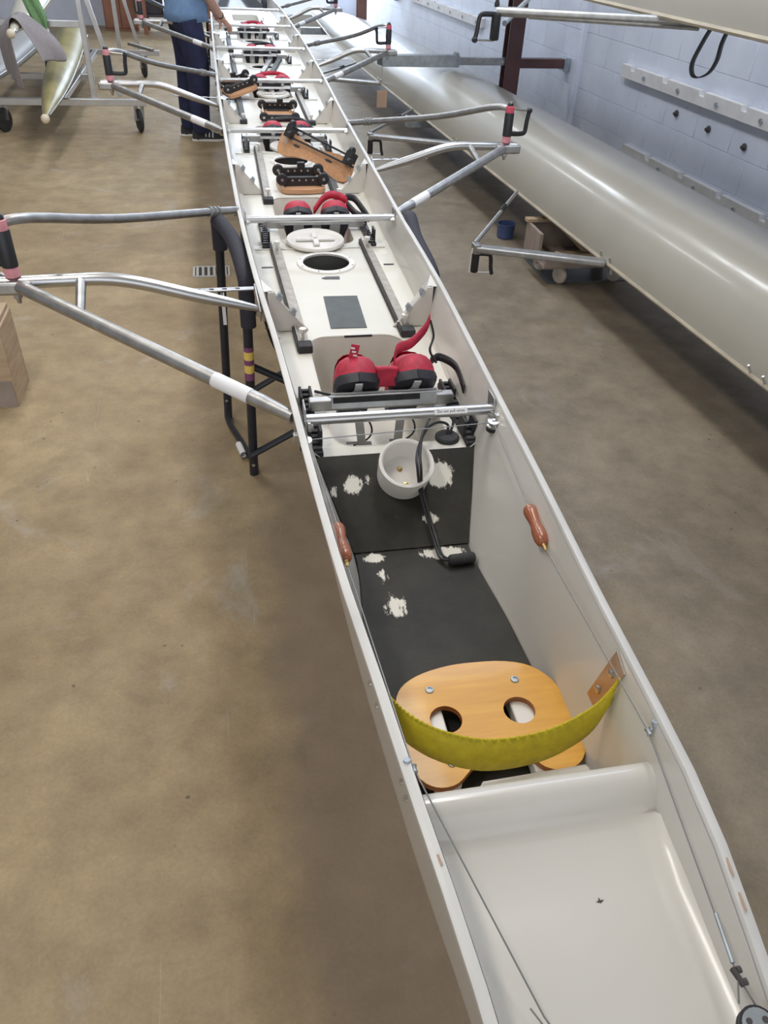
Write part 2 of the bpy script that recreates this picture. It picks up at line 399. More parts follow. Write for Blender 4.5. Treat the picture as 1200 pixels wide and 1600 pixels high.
# ================================================================== MAIN BOAT
wfun = curve([-1.7, -1.1, -.5, 0, .26, .5, .75, 1.0, 1.25, 1.5, 1.85, 2.25, 2.9, 4.3, 6, 8, 9.6, 11, 13, 15, 16.2],
             [.006, .05, .10, .140, .162, .186, .201, .217, .230, .240, .256, .276, .294, .322, .352, .372, .372, .34, .23, .08, .008])
xcf = curve([-1.7, .3, .6, 1.0, 1.7, 3, 4.5, 6, 8, 16], [.02, .022, .018, .010, .010, -.004, .0, .018, .035, .05])
zgf = curve([-1.7, -.4, .2, .36, .5, 16.2], [.70, .745, .785, .818, .83, .83])
zkf = curve([-1.7, -.8, 0, .5, 1.0, 2, 5, 9, 12, 15, 16.2], [.68, .62, .55, .51, .485, .47, .455, .455, .47, .58, .76])
NX = 7.0
kf = curve([-1.7, .3, .6, .8, 1.0, 1.28, 1.62, 2.2, 4, 16], [.13, .13, .11, .12, .19, .33, .23, .20, .17, .14])
kfo = curve([-1.7, .3, .6, 1.0, 1.6, 2.2, 4, 16], [.13, .13, .12, .15, .20, .20, .17, .14])
def half(y, z, t=0.0):
    w, zg, zk = wfun(y)-t, zgf(y), zkf(y)+t*1.2
    q = min(max(zg-z, 0), zg-zk); s = q/max(zg-zk, 1e-4)
    return max(w-min((kf if t else kfo)(y)*q, .6*w), .002)*max(1-s**NX, 0)**(1/NX)
def section(y, t=0.0, zmax=None, k=13):
    zg, zk, w, xc = zgf(y), zkf(y)+t*1.2, max(wfun(y)-t, .002), xcf(y); pts = []
    for i in range(2*k+1):
        a = math.pi*i/(2*k); ca, sa = math.cos(a), math.sin(a); q = (zg-zk)*abs(sa)**(2/NX)
        ww = max(w-min((kf if t else kfo)(y)*q, .6*w), .002)
        pts.append(Vector((xc-ww*math.copysign(abs(ca)**(2/NX), ca), y, zg-q)))
    # extra rings keep the straight sides even
    return pts
boat = thing('rowing_boat', (0, 2.4, 0), 'long white racing eight standing upright on black trestles', 'boat')
YS = list(np.linspace(-1.7, 3, 48))+list(np.linspace(3.15, 16.2, 60))
outer = MB().grid([section(y) for y in YS], flip=True)
build('hull', outer, GEL, boat, angle=50)
inn = MB().grid([section(y, .012) for y in YS if -1.0 < y < 1.56])
build('cockpit_lining', inn, GEL, boat, angle=50)
inn = MB(); yy = [y for y in YS if y > 1.4 and y < 15]
side = MB()
for s in (-1, 1):
    rows = []
    for y in yy:
        zg = zgf(y); rows.append([Vector((xcf(y)+s*half(y, zg-(zg-.69)*q, .012), y, zg-(zg-.69)*q)) for q in (0, .25, .5, .75, 1)])
    side.grid(rows, flip=(s < 0))
build('side_lining', side, GEL, boat, angle=50)
low = MB(); rows = []
for y in [1.50]+[q for q in yy if q > 1.52]:
    pts = [p for p in section(y, .012, k=11)]
    hq = half(y, .695, .012)-.002
    rows.append([Vector((min(max(p.x, xcf(y)-hq), xcf(y)+hq), p.y, min(p.z, .695))) for p in pts])
low.grid(rows); build('compartment_lining', low, INNER, boat, angle=60)
for s, nm in ((-1, 'gunwale'), (1, 'gunwale')):
    g = MB(); rows = []
    for y in YS:
        w, xc, z = wfun(y), xcf(y), zgf(y)
        pr = [(.003, -.012), (.005, .004), (-.001, .007), (-.009, .007), (-.0105, .004), (-.0115, -.018)]
        rows.append([Vector((xc+s*max(w+a, .001), y, z+bz)) for a, bz in pr+[pr[0]]])
    g.grid(rows, flip=(s > 0)); build(nm, g, RIMM, boat, angle=40)
# stern deck with its rolled coaming
sd = MB(); rows = []
prof = [(.64, .575), (.600, .68), (.580, .73), (.568, .750), (.560, .768), (.548, .775), (.533, .772), (.520, .760), (.511, .746), (.503, .735), (.490, .729), (.40, .728), (.25, .724), (0, .70), (-.6, .69), (-1.5, .69)]
for (y, z) in prof:
    h = half(y, max(z, zkf(y)+.02), .012)+.004; xc = xcf(y)
    h = min(h, wfun(y))
    tr = []
    for q in np.linspace(-1, 1, 15):
        e = max(0, (abs(q)-.86)/.14)
        tr.append(Vector((xc+q*h, y, z+(.018*e*e if y < .5 and y > .1 else 0))))
    rows.append(tr)
sd.grid(rows, flip=False); build('stern_deck', sd, GEL, boat, angle=60)
# floor bar left lying against the coaming foot
fb = MB(); a, bq = Vector((-.030, .618, .66)), Vector((.152, .622, .66)); fb.tube([a, a+Vector((.006, 0, 0)), bq-Vector((.006, 0, 0)), bq], [.004, .011, .011, .004], 10)
build('foam_edge', fb, WHITEP, boat)
# worn black mats: floor and sloping panel
ZF, ZD, Y0, Y1 = .58, .70, 1.275, 1.487
fm = MB(); rows = []
for y in np.linspace(.62, Y0, 22):
    h = half(y, ZF, .012)-.003; rows.append([Vector((xcf(y)+q*h, y, ZF)) for q in np.linspace(-1, 1, 9)])
fm.grid(rows); build('floor_mat', fm, MATM, boat)
pn = MB(); rows = []
for u in np.linspace(0, 1, 14):
    y = Y0+(Y1-Y0)*u; z = ZF+(ZD-ZF)*u+.003; h = half(y, z, .012)-.002
    rows.append([Vector((xcf(y)+q*h, y-.0*(q*q), z)) for q in np.linspace(-1, 1, 11)])
pn.grid(rows); build('sloping_panel', pn, MATM, boat, angle=60)

# rowing deck with foot wells and round hatch openings
D = 1.4; YT = [1.477+D*k for k in range(7)]
WX, WR = .142, .06
def hole_half(y):
    for yt in YT:
        a, bq = yt+.05, yt+.65
        if a <= y <= bq:
            e = min(y-a, bq-y)
            return WX if e >= WR else WX-WR+math.sqrt(max(WR*WR-(WR-e)**2, 0))
        cyc = yt+1.247
        if abs(y-cyc) <= .0851: return math.sqrt(max(.085**2-(y-cyc)**2, 0))
    return None
ysd = {1.487, 11.2}
for yt in YT:
    a, bq = yt+.05, yt+.65
    ysd |= {round(a-.0002, 5), round(bq+.0002, 5)}
    for e in (0, .002, .006, .012, .02, .032, .045, WR): ysd |= {round(a+e, 5), round(bq-e, 5)}
    for k in range(17): ysd.add(round(yt+1.247-.085*math.cos(math.pi*k/16), 5))
    ysd |= {yt+.3, yt+.8, yt+.95, yt+1.08, yt+1.38}
ysd = sorted(y for y in ysd if 1.48 < y < 11.3)
dk = MB()
for s in (-1, 1):
    rows = []
    for y in ysd:
        xc = xcf(y); h = half(y, ZD, .010); hh = hole_half(y) or 0
        rows.append([Vector((xc+s*(hh+(h-hh)*q), y, ZD)) for q in (0, .5, .93, 1)])
        rows[-1][-1].z += .012
    dk.grid(rows, flip=(s < 0))
build('rowing_deck', dk, DECKM, boat, angle=60)
def outline(yt, grow=0):
    a, bq = yt+.05, yt+.65; pts = []
    for cx, cy, a0 in ((WX-WR, bq-WR, 0), (-WX+WR, bq-WR, 90), (-WX+WR, a+WR, 180), (WX-WR, a+WR, 270)):
        for k in range(7):
            an = math.radians(a0+15*k); pts.append((cx+(WR+grow)*math.cos(an), cy+(WR+grow)*math.sin(an)))
    return pts
for k, yt in enumerate(YT):
    w_ = MB(); xc = xcf(yt+.3); rows = []
    for z, gr in ((ZD+.001, .003), (ZD-.004, 0), (.60, -.004), (.535, -.012), (.515, -.03)):
        o = outline(yt, gr); rows.append([Vector((xc+x, y, z)) for x, y in o+o[:1]])
    w_.grid(rows)
    o = outline(yt, -.03); w_.add([Vector((xc+x, y, .515)) for x, y in o], [tuple(range(len(o)))])
    wo_ = build('foot_well', w_, DECKM, boat, angle=50)
    build('floor_strip', MB().box((xc-.012, yt+.22, .518), (.026, .24, .006)), BLACKP, wo_)
    hr = MB().ring([(.084, .0), (.084, .007), (.092, .008), (.104, .006), (.107, 0)], (xcf(yt+1.247), yt+1.247, ZD), n=40)
    ring = build('hatch_ring', hr, WHITEP, boat)
    if k < 3:
        for j in range(8):
            an = math.pi*(j+.5)/4; sw = MB().lathe([(.0035, 0), (.003, .002), (0, .0025)], (xcf(yt+1.247)+.097*math.cos(an), yt+1.247+.097*math.sin(an), ZD+.007), n=8); build('flange_screw', sw, STEEL, ring)

# gussets on the sides
def gusset(y, s):
    g = MB(); xc = xcf(y); w = half(y, .76, .013)
    p = [(w+.004, .826), (w-.016, .826), (w-.030, .80), (w-.115, ZD+.001), (w+.004, ZD+.001)]
    out = [(s*(x), z) for x, z in p]
    if s > 0: out = out[::-1]
    g.prism(out, (xc, y+.02, 0), (1, 0, 0), (0, 0, 1), .012)
    o = build('gusset', g, GEL, boat, bev=.003)
    # broad flange going forward, blending into the side
    f = MB()
    fl = [Vector((xc+s*(w-.016), y+.012, .826)), Vector((xc+s*(w-.030), y+.012, .80)), Vector((xc+s*(w-.115), y+.012, ZD))]
    bk = [Vector((xc+s*(half(y+.11, .826, .013)), y+.11, .826)), Vector((xc+s*half(y+.13, .80, .013), y+.13, .80)), Vector((xc+s*half(y+.16, ZD, .013), y+.16, ZD))]
    f.grid([fl, bk], flip=(s > 0)); f.add([fl[0], bk[0], Vector((xc+s*half(y+.012, .826, .011), y+.012, .826))], [(0, 1, 2) if s < 0 else (0, 2, 1)]); build('flange', f, GEL, o, angle=60)
    for q in (.12, .55):
        c = MB(); x = w-.018-.09*q; z = .822-.11*q
        c.box((xc+s*x, y+.008, z), (.010, .016, .020), Matrix.Rotation(s*.62, 3, 'Y')); c.box((xc+s*(x-.005), y+.008, z+.008), (.007, .016, .016), Matrix.Rotation(s*.62, 3, 'Y'))
        build('metal_clip', c, GALV, o, bev=.001)
for k in range(6):
    for s in (-1, 1): gusset(2.165+D*k, s)

# cross tubes, adjuster tracks, foot stretchers with shoes
def cross_tube(k, yt):
    xc = xcf(yt); w = half(yt, .81, .014); z = .812
    t_ = build('cross_tube', MB().tube([(xc-w, yt, z), (xc+w, yt, z)], .0125, 16), ALUB, boat)
    for s in (-1, 1):
        p = MB(); p.prism([(-.032, -.035), (.016, -.035), (.032, .03), (-.016, .03)], (xc+s*(w-.001), yt+.01, z), (0, 1, 0), (0, 0, 1), .004*1)
        build('end_plate', p, ALU, t_, bev=.0012)
        n_ = MB(); n_.lathe([(.011, 0), (.011, .006), (.006, .007), (.006, .012), (0, .012)], (xc+s*(w-.006), yt-.03, z+.0), (-s, 0, 0), 6)
        build('bolt_nut', n_, STEEL, t_)
    return t_
def shoe_parts(par, cx, cy, tilt, toe_out, z0=.592):
    # foot axis runs up the plate; sole faces the stern
    ax = Vector((toe_out, -math.sin(tilt), math.cos(tilt))).normalized()          # heel to toe
    nn = Vector((0, math.cos(tilt), math.sin(tilt)))                              # sole to instep
    nn = (nn-ax*nn.dot(ax)).normalized(); sx_ = ax.cross(nn)
    org = Vector((cx, cy, z0))
    L = .275; st = [0, .03, .08, .15, .25, .4, .55, .7, .82, .9, .95, .985, 1]
    wd = curve([0, .04, .12, .3, .5, .72, .86, .95, 1], [.002, .030, .040, .041, .046, .058, .057, .044, .0006])
    ht = curve([0, .05, .15, .3, .45, .6, .75, .88, .96, 1], [.03, .075, .098, .105, .100, .088, .074, .062, .046, .003])
    sole = MB(); rows = []
    for q in st:
        w = wd(q)*1.04; c = org+ax*(L*q)
        rows.append([c-sx_*w*.9, c-sx_*w+nn*.012, c-sx_*w*.97+nn*.024, c+sx_*w*.97+nn*.024, c+sx_*w+nn*.012, c+sx_*w*.9, c-sx_*w*.9])
    sole.grid(rows, m=0)
    # paler plate let into the sole below the toes
    pl = [(-.022, .14), (.022, .14), (.020, .205), (.009, .225), (.009, .266), (-.009, .266), (-.009, .225), (-.020, .205)]
    sole.prism([(x, y) for x, y in pl], org-nn*.003+nn*.0, sx_*-1, ax, .004, m=1)
    build('shoe_sole', sole, [DARKS, GREYS], par, angle=50)
    up = MB(); rows = []
    for q in st:
        w = wd(q)*.97; h = ht(q); c = org+ax*(L*q)+nn*.02; r = []
        for i in range(11):
            a = math.pi*i/10; r.append(c+sx_*w*math.copysign(abs(math.cos(a))**.75, math.cos(a))+nn*h*math.sin(a)**.8)
        rows.append(r)
    up.grid(rows, flip=True)
    # toe bumper
    build('shoe_upper', up, REDS, par, angle=60)
    st_ = MB(); q = .62; c = org+ax*(L*q)+nn*.02; band = []
    for i in range(11):
        a = math.pi*i/10; w = wd(q)*1.03; h = ht(q)+.006
        p = c+sx_*w*math.copysign(abs(math.cos(a))**.75, math.cos(a))+nn*h*math.sin(a)**.8
        band.append([p-ax*.022, p+ax*.022])
    st_.grid(band); build('shoe_strap', st_, REDS, par)
    return org, ax, nn, sx_, L
def stretcher(k, yt):
    yt += .175; xc = xcf(yt); wtr = min(.187+.012*k, .225)
    plate = MB()
    plate.prism([(-.125, 0), (.125, 0), (.125, .012), (-.125, .012)], (xc, yt+.10, .600), (1, 0, 0), (0, -.40, .92), .005) if False else None
    # plate leaning back towards the stern: front edge strip with folded lip
    R_ = Matrix.Rotation(-.42, 3, 'X')
    plate.box((xc, yt+.004, .752), (.27, .005, .040), R_); plate.box((xc, yt-.008, .772), (.285, .022, .004), R_)
    fs = build('foot_stretcher', plate, ALU, boat, bev=.001)
    b_ = MB().bar((xc-wtr, yt+.035, .728), (xc+wtr, yt+.035, .728), .026, .030); build('stretcher_bar', b_, ALU, fs, bev=.003)
    d_ = MB().box((xc-.02, yt+.004, .755), (.22, .012, .016), R_); build('plate_gasket', d_, RUBBER, fs)
    for s in (-1, 1):
        h_ = MB(); x = xc+s*.052+(.01 if s > 0 else 0); h_.bar((x-.012, yt+.02, .71), (x-.012-.012*s, yt-.0, .60), .022, .005, (0, 1, 0))
        h_.tube([(x-.04, yt+.02, .615), (x+.02, yt+.02, .612)], .004, 8); build('heel_bracket', h_, ALU, fs)
        cl = MB().tube(bez((x+.01, yt+.02, .69), (x+.035, yt+.0, .66), (x+.03, yt+.02, .62), (x-.02, yt+.03, .60)), .0025, 6); build('heel_cord', cl, BLACKP, fs)
    for s in (-1, 1):
        shoe_parts(fs, xc+s*.066+.008, yt+.165-(.06 if k else 0), .66 if k == 0 else .46, .03*s, .592 if k == 0 else .548)
    yt -= .02
    if k == 0:
        # loose straps of the nearest pair
        l_ = MB(); pth = smooth_path([(xc+.03, yt+.06, .82), (xc+.035, yt+.07, .862), (xc+.075, yt+.09, .868), (xc+.115, yt+.12, .89), (xc+.130, yt+.13, .915)], 5)
        rows = [[p+Vector((0, -.004, -.012)), p+Vector((0, .004, .012))] for p in pth]; l_.grid(rows); ob = build('loose_strap', l_, REDS, fs)
        md = ob.modifiers.new('solid', 'SOLIDIFY'); md.thickness = .003
        l_ = MB(); l_.box((xc-.070, yt+.085, .850), (.021, .003, .045), Matrix.Rotation(.2, 3, 'Y')); ob = build('heel_tab', l_, REDS, fs)
        l_ = MB()
        for j in range(3): l_.box((xc-.069-.003*j+.002, yt+.083, .844+.010*j), (.010, .002, .004), Matrix.Rotation(.2, 3, 'Y'))
        build('tab_print', l_, LABEL, fs)
        l_ = MB().tube(smooth_path([(xc+.130, yt+.13, .91), (xc+.140, yt+.12, .87), (xc+.128, yt+.10, .84), (xc+.145, yt+.09, .81)], 5), .006, 8, flat=.5); build('strap_buckle', l_, BLACKP, fs)
        l_ = MB(); pth = smooth_path([(xc+.135, yt+.12, .80), (xc+.165, yt+.14, .80), (xc+.205, yt+.11, .785), (xc+.212, yt+.04, .755)], 6)
        rows = [[p+Vector((0, -.002, -.010)), p+Vector((.002, .002, .010))] for p in pth]; l_.grid(rows); ob = build('webbing_tail', l_, BLACKP, fs)
        md = ob.modifiers.new('solid', 'SOLIDIFY'); md.thickness = .004
        l_ = MB(); l_.box((xc+.008, yt+.05, .80), (.05, .02, .05)); l_.tube([(xc-.02, yt+.045, .825), (xc+.035, yt+.045, .82)], .007, 8); build('centre_strap', l_, REDS, fs, bev=.004)
        l_ = MB().tube(smooth_path([(xc-.16, yt+.16, .706), (xc-.12, yt+.12, .715), (xc-.10, yt+.09, .73)], 4), .004, 6); build('heel_cord', l_, BLACKP, fs)
    if k == 1:
        l_ = MB(); pth = smooth_path([(xc+.0, yt+.08, .765), (xc+.04, yt+.11, .805), (xc+.08, yt+.13, .815), (xc+.125, yt+.12, .805), (xc+.14, yt+.12, .79)], 5)
        rows = [[p+Vector((0, -.004, -.014)), p+Vector((0, .004, .014))] for p in pth]; l_.grid(rows); ob = build('loose_strap', l_, REDS, fs)
        md = ob.modifiers.new('solid', 'SOLIDIFY'); md.thickness = .003
        l_ = MB()
        for pts in ([(xc+.135, yt+.15, .80), (xc+.175, yt+.16, .79), (xc+.205, yt+.12, .76), (xc+.225, yt+.07, .735)], [(xc+.14, yt+.13, .78), (xc+.17, yt+.09, .755), (xc+.205, yt+.08, .74)]):
            pth = smooth_path(pts, 6); l_.grid([[p+Vector((-.004, -.003, -.012)), p+Vector((.004, .003, .012))] for p in pth])
        ob = build('webbing_tail', l_, BLACKP, fs); md = ob.modifiers.new('solid', 'SOLIDIFY'); md.thickness = .004
    if k >= 2:
        l_ = MB(); pth = smooth_path([(xc-.09, yt+.13, .79), (xc-.0, yt+.10, .815), (xc+.10, yt+.13, .80), (xc+.16, yt+.1, .76)], 6)
        l_.grid([[p+Vector((0, -.003, -.012)), p+Vector((0, .003, .012))] for p in pth]); ob = build('loose_strap', l_, [BLACKP, REDS][k % 2], fs)
        md = ob.modifiers.new('solid', 'SOLIDIFY'); md.thickness = .004
    yt += .02
    for s in (-1, 1):
        a = MB(); x = xc+s*(wtr+.002)
        yt_ = yt; yt = yt-.175
        a.box((x, yt+.165, ZD+.006), (.030, .30, .012))
        for j in range(12): a.box((x, yt+.03+.025*j, ZD+.014), (.026, .012, .008))
        for dxx in (-.013, .013): a.box((x+dxx, yt+.05+.02, ZD+.030), (.007, .05, .045)); 
        for dxx in (-.013, .013): a.box((x+dxx, yt+.27, ZD+.020), (.007, .06, .024))
        yt = yt_
        build('adjuster_track', a, BLACKP if k else RUBBER, boat, bev=.0012)
    return fs
for k, yt in enumerate(YT[:7]):
    cross_tube(k, yt)
    if k < 6: stretcher(k, yt)

# slide rails of each bay
def slide(x0, y0, x1, y1, m=None, z=ZD, parent=boat, full=True):
    a, bq = Vector((x0, y0, z)), Vector((x1, y1, z)); d = (bq-a).normalized(); sd_ = d.cross(Vector((0, 0, 1)))
    r_ = MB(); U = Vector((0, 0, 1))
    r_.bar(a+U*.006, bq+U*.006, .032, .012); r_.bar(a-sd_*.014+U*.016, bq-sd_*.014+U*.016, .004, .012)
    o = build('slide_rail', r_, m or RAILM, parent, bev=.001)
    if full:
        e_ = MB().bar(a-sd_*.019+U*.007, bq-sd_*.019+U*.007, .007, .018); build('rail_edge', e_, RUBBER, o)
        e_ = MB().box(a+d*.012+U*.011, (.042, .042, .024), Matrix((sd_, d, U)).transposed()); build('end_stop', e_, RUBBER, o, bev=.003)
        for q, zz in ((.08, .03), (.94, .028)):
            e_ = MB(); c = a+d*((bq-a).length*q)+U*.012; e_.lathe([(.005, 0), (.005, zz*.6), (.011, zz*.62), (.011, zz), (0, zz)], c+sd_*.002, n=10); build('stop_clip', e_, WHITEP, o)
    return o
RAILD = DARKPLATE
for k in range(6):
    yt = YT[k]; wd_ = .0 + .012*k
    if k == 0: L_, R_ = (-.150, yt+.555, -.172, yt+1.43), (.170, yt+.63, .172, yt+1.455)
    elif k == 1: L_, R_ = (-.160, yt+.56, -.152, yt+1.5), (.150, yt+.555, .165, yt+1.44)
    elif k == 2: L_, R_ = (-.200, yt+.69, -.200, yt+1.55), (.195, yt+.66, .205, yt+1.60)
    else: L_, R_ = (-.19, yt+.6, -.19, yt+1.45), (.21, yt+.6, .215, yt+1.45)
    slide(*L_, m=None if k < 2 else RAILD)
    if k != 3: slide(*R_, m=[None, RAILD, None, None, None, None][k])
# small marks and pads on the first bay
y_ = YT[0]
pad = MB().box((.003, 2.302, ZD+.0012), (.112, .245, .0024), Matrix.Rotation(-.03, 3, 'Z')); build('grip_pad', pad, DARKPLATE, boat)
pad = MB().prism([(-.026, -.009), (.026, -.012), (.028, .012), (-.02, .012), (-.036, .0)], (.0, 2.585, ZD), (1, 0, 0), (0, 1, 0), .002); build('sticker', pad, DARKPLATE, boat)
for x in (-.215, .225):
    pad = MB().box((x, 2.70, ZD+.0012), (.04, .010, .002)); build('slot_mark', pad, BLACKP, boat)
pad = MB().box((.02, 2.128, ZD-.002), (.085, .004, .006)); build('seam_mark', pad, BLACKP, boat)
for k in range(5):
    y = YT[k]+1.40; h = half(y, ZD, .012); s_ = MB().box((xcf(y), y, ZD+.002), (2*h, .006, .006)); build('deck_seam', s_, DECKM, boat, bev=.002)
for k in range(4):
    c = MB(); y = YT[k]+1.13; c.box((xcf(y)-half(y, .8, .012)+.02, YT[k]+.72, ZD+.003), (.010, .004, .004)); build('rivet_mark', c, MARK, boat)

# --------------------------------------------- cox fittings
ax_ = Vector((0, -.46, .89)).normalized(); bc = Vector((.014, 1.432, .668))
bw = MB().ring([(0.0005, .014), (.048, .014), (.051, .019), (.0545, .070), (.058, .073), (.0635, .072), (.0635, .065), (.060, .004), (.055, 0), (.0005, 0)], bc, ax_, 40)
bowl = build('speaker_cup', bw, WHITEP, boat)
for dx_, dy_ in ((-.006, .014), (0.002, -.028)):
    p = bc+ax_*.012+Vector((dx_, dy_*.91, dy_*.42)); s_ = MB().lathe([(.007, 0), (.007, .003), (.004, .0035), (.004, .008), (0, .009)], p, ax_, 10); build('brass_screw', s_, BRASS, bowl)
pw = MB().lathe([(.030, 0), (.030, .006), (.026, .010), (0, .011)], (.146, 1.535, ZD), n=24); build('socket_cap', pw, RUBBER, boat)
cable = thing('speaker_cable', (.08, 1.25, .58), 'black twin cable looping over the white cup with a rubber plug', 'cable')
c1 = smooth_path([(.150, 1.535, .708), (.165, 1.56, .735), (.140, 1.575, .752), (.10, 1.53, .772), (.060, 1.45, .770), (.040, 1.385, .764), (.036, 1.352, .745), (.046, 1.362, .68), (.056, 1.335, .640), (.064, 1.29, .608), (.068, 1.235, .592), (.078, 1.213, .596)], 7)
c2 = smooth_path([(.142, 1.535, .708), (.150, 1.55, .728), (.125, 1.545, .742), (.085, 1.50, .757), (.050, 1.43, .763), (.031, 1.378, .760), (.028, 1.348, .743), (.040, 1.360, .678), (.050, 1.332, .636), (.058, 1.285, .604), (.062, 1.228, .590), (.078, 1.209, .596)], 7)
build('lead', MB().tube(c1, .0034, 8), BLACKP, cable); build('lead', MB().tube(c2, .0034, 8), BLACKP, cable)
pl_ = MB().lathe([(.005, 0), (.010, .003), (.0125, .007), (.0125, .024), (.0118, .026), (.0125, .028), (.0125, .058), (.010, .062), (0, .062)], (.076, 1.210, .594), (1, .06, .0), 18); build('rubber_plug', pl_, RUBBER, cable)
LN = Vector((0, -.80, .60)); LU = Vector((0, .60, .80)); LC = Vector((.127, 1.477, .812))+LN*.0126
lb = MB().prism([(-.039, -.0068), (.039, -.0068), (.039, .0068), (-.039, .0068)], LC, (1, 0, 0), LU, .0006)
lbo = build('warning_label', lb, LABEL, boat)
cv = bpy.data.curves.new('warning_text', 'FONT'); cv.body = 'Do not pull wires'; cv.size = .0092; cv.align_x = 'CENTER'; cv.align_y = 'CENTER'; cv.extrude = .0001
to = bpy.data.objects.new('label_lettering', cv); COL.objects.link(to)
bpy.context.view_layer.update()
dg = bpy.context.evaluated_depsgraph_get(); tm = bpy.data.meshes.new_from_object(to.evaluated_get(dg)); bpy.data.objects.remove(to)
tx = bpy.data.objects.new('label_lettering', tm); COL.objects.link(tx); tm.materials.clear(); tm.materials.append(MARK)
tx.parent = lbo; tx.location = LC+LN*.0009-wloc(lbo); tx.rotation_euler = Matrix((Vector((1, 0, 0)), LU, LN)).transposed().to_euler()

# cox seat
so = [(0.043, 0.897), (0.102, 0.891), (0.147, 0.872), (0.176, 0.832), (0.183, 0.78), (0.184, 0.738), (0.183, 0.705), (0.175, 0.679), (0.155, 0.660), (0.126, 0.653), (0.099, 0.664), (0.082, 0.683), (0.044, 0.694), (0.005, 0.694), (-0.021, 0.680), (-0.050, 0.657), (-0.079, 0.653), (-0.103, 0.665), (-0.117, 0.691), (-0.121, 0.722), (-0.125, 0.76), (-0.123, 0.807), (-0.115, 0.841), (-0.096, 0.866), (-0.059, 0.885), (-0.007, 0.896)]
def closed_smooth(pts, n=3):
    k = len(pts); out = []
    for i in range(k):
        a, b_, c_, d_ = (Vector((*pts[(i+j) % k], 0)) for j in (-1, 0, 1, 2))
        for j in range(n):
            u = j/n; q = .5*((2*b_)+(c_-a)*u+(2*a-5*b_+4*c_-d_)*u*u+(3*b_-a-3*c_+d_)*u**3); out.append((q.x, q.y))
    return out
so = closed_smooth(so)[::-1]
seat = thing('cox_seat', (.03, .78, .58), 'honey-coloured wooden seat board with two round holes', 'seat')
circ = lambda cx, cy, r, n=28: [(cx+r*math.cos(2*math.pi*i/n), cy+r*math.sin(2*math.pi*i/n)) for i in range(n)]
sb_ = MB().prism(so, (0, 0, .610), (1, 0, 0), (0, 1, 0), .012, holes=[circ(-.040, .780, .028), circ(.093, .780, .028)], ms=1)
EDGE = mat('stained_seat_edge', (.36, .13, .035), .4, var=.15, scale=20)
build('seat_board', sb_, [WOOD, EDGE], seat, bev=.002)
for x in (-.062, .108):
    r_ = MB().box((x, .765, .5955), (.045, .20, .028)); build('runner', r_, WHITEP, seat, bev=.003)
for x, y in ((-.054, .846), (.106, .846), (-.052, .694)):
    s_ = MB().ring([(.001, .0), (.008, .0), (.007, .002), (.004, .0026), (.0035, .001), (.001, .001)], (x, y, .6222), n=16); build('cup_screw', s_, GALV, seat)
# backrest strap of yellow webbing
top = smooth_path([(-.166, .765, .762), (-.150, .735, .752), (-.127, .685, .768), (-.082, .657, .761), (-.016, .645, .746), (.076, .652, .740), (.150, .668, .757), (.183, .677, .790), (.193, .682, .806)], 6)
g = MB(); rows = []
for i, p in enumerate(top):
    q = i/(len(top)-1); tw = math.sin(math.pi*q)
    hh_ = .062+.022*q**6; rows.append([p, p+Vector((0, -.006*tw, -.33*hh_)), p+Vector((0, -.010*tw, -.67*hh_)), p+Vector((-.012*q**6, -.012*tw, -hh_))])
g.grid(rows); ob = build('backrest_strap', g, STRAP, boat); md = ob.modifiers.new('solid', 'SOLIDIFY'); md.thickness = .003
e_ = MB()
for i in range(0, len(top)-1): e_.tube([top[i]+Vector((0, 0, .0004)), top[i+1]*.55+top[i]*.45+Vector((0, 0, .0008))], .0019, 6)
build('stitched_edge', e_, STRAP, ob)
# metal anchor plate on the right side
hxr = lambda y, z: xcf(y)+half(y, z, .012)
pc = Vector((0, .712, .765))
pts = [(-.012, -.062), (.026, -.062), (.006, .062), (-.032, .052)]
pp = MB(); vs = []
for off in (.001, .004):
    for a, z in pts: y = pc.y+a; zz = pc.z+z; vs.append(Vector((hxr(y, zz)-off, y, zz)))
pp.add(vs, [(0, 1, 2, 3), (7, 6, 5, 4), (0, 4, 5, 1), (1, 5, 6, 2), (2, 6, 7, 3), (3, 7, 4, 0)])
pk = build('anchor_plate', pp, COPPER, boat)
for a, z in ((-.008, .026), (.004, -.026)):
    y, zz = pc.y+a, pc.z+z; s_ = MB().lathe([(.007, 0), (.007, .004), (.003, .006), (0, .006)], (hxr(y, zz)-.004, y, zz), (-1, 0, 0), 6); build('bolt_head', s_, STEEL, pk)
# steering lines, toggles, fairleads
hxl = lambda y, z: xcf(y)-half(y, z, .012)
WIRE = mat('dull_wire', (.30, .30, .30), .5, .6)
def line(pts, r=.0012): return build('steering_line', MB().tube([Vector(p) for p in pts], min(r, .0012), 6), WIRE, boat)
pR, hR1, hR2, fR = (.219, 1.432, .806), (.204, 1.135, .790), (.198, 1.022, .782), (.188, .578, .814)
cR, sR = (.150, .268, .797), (.146, .236, .79)
line([(-.205, 1.415, .80), (.215, 1.428, .806)], .0012); line([pR, hR1]); line([hR2, fR]); line([fR, cR])
build('splice_sleeve', MB().tube([(.1595, .335, .800), (.1515, .282, .798)], .0028, 8), GALV, boat)
pL, hL1, hL2, fL = (-.205, 1.41, .80), (-.1785, 1.168, .762), (-.1755, 1.045, .762), (-.158, .565, .825)
line([pL, hL1]); line([hL2, fL]); line([fL, (-.066, .281, .752), (-.03, .20, .745)])
line([(-.078, .292, .750), (-.03, .20, .742)], .0014)
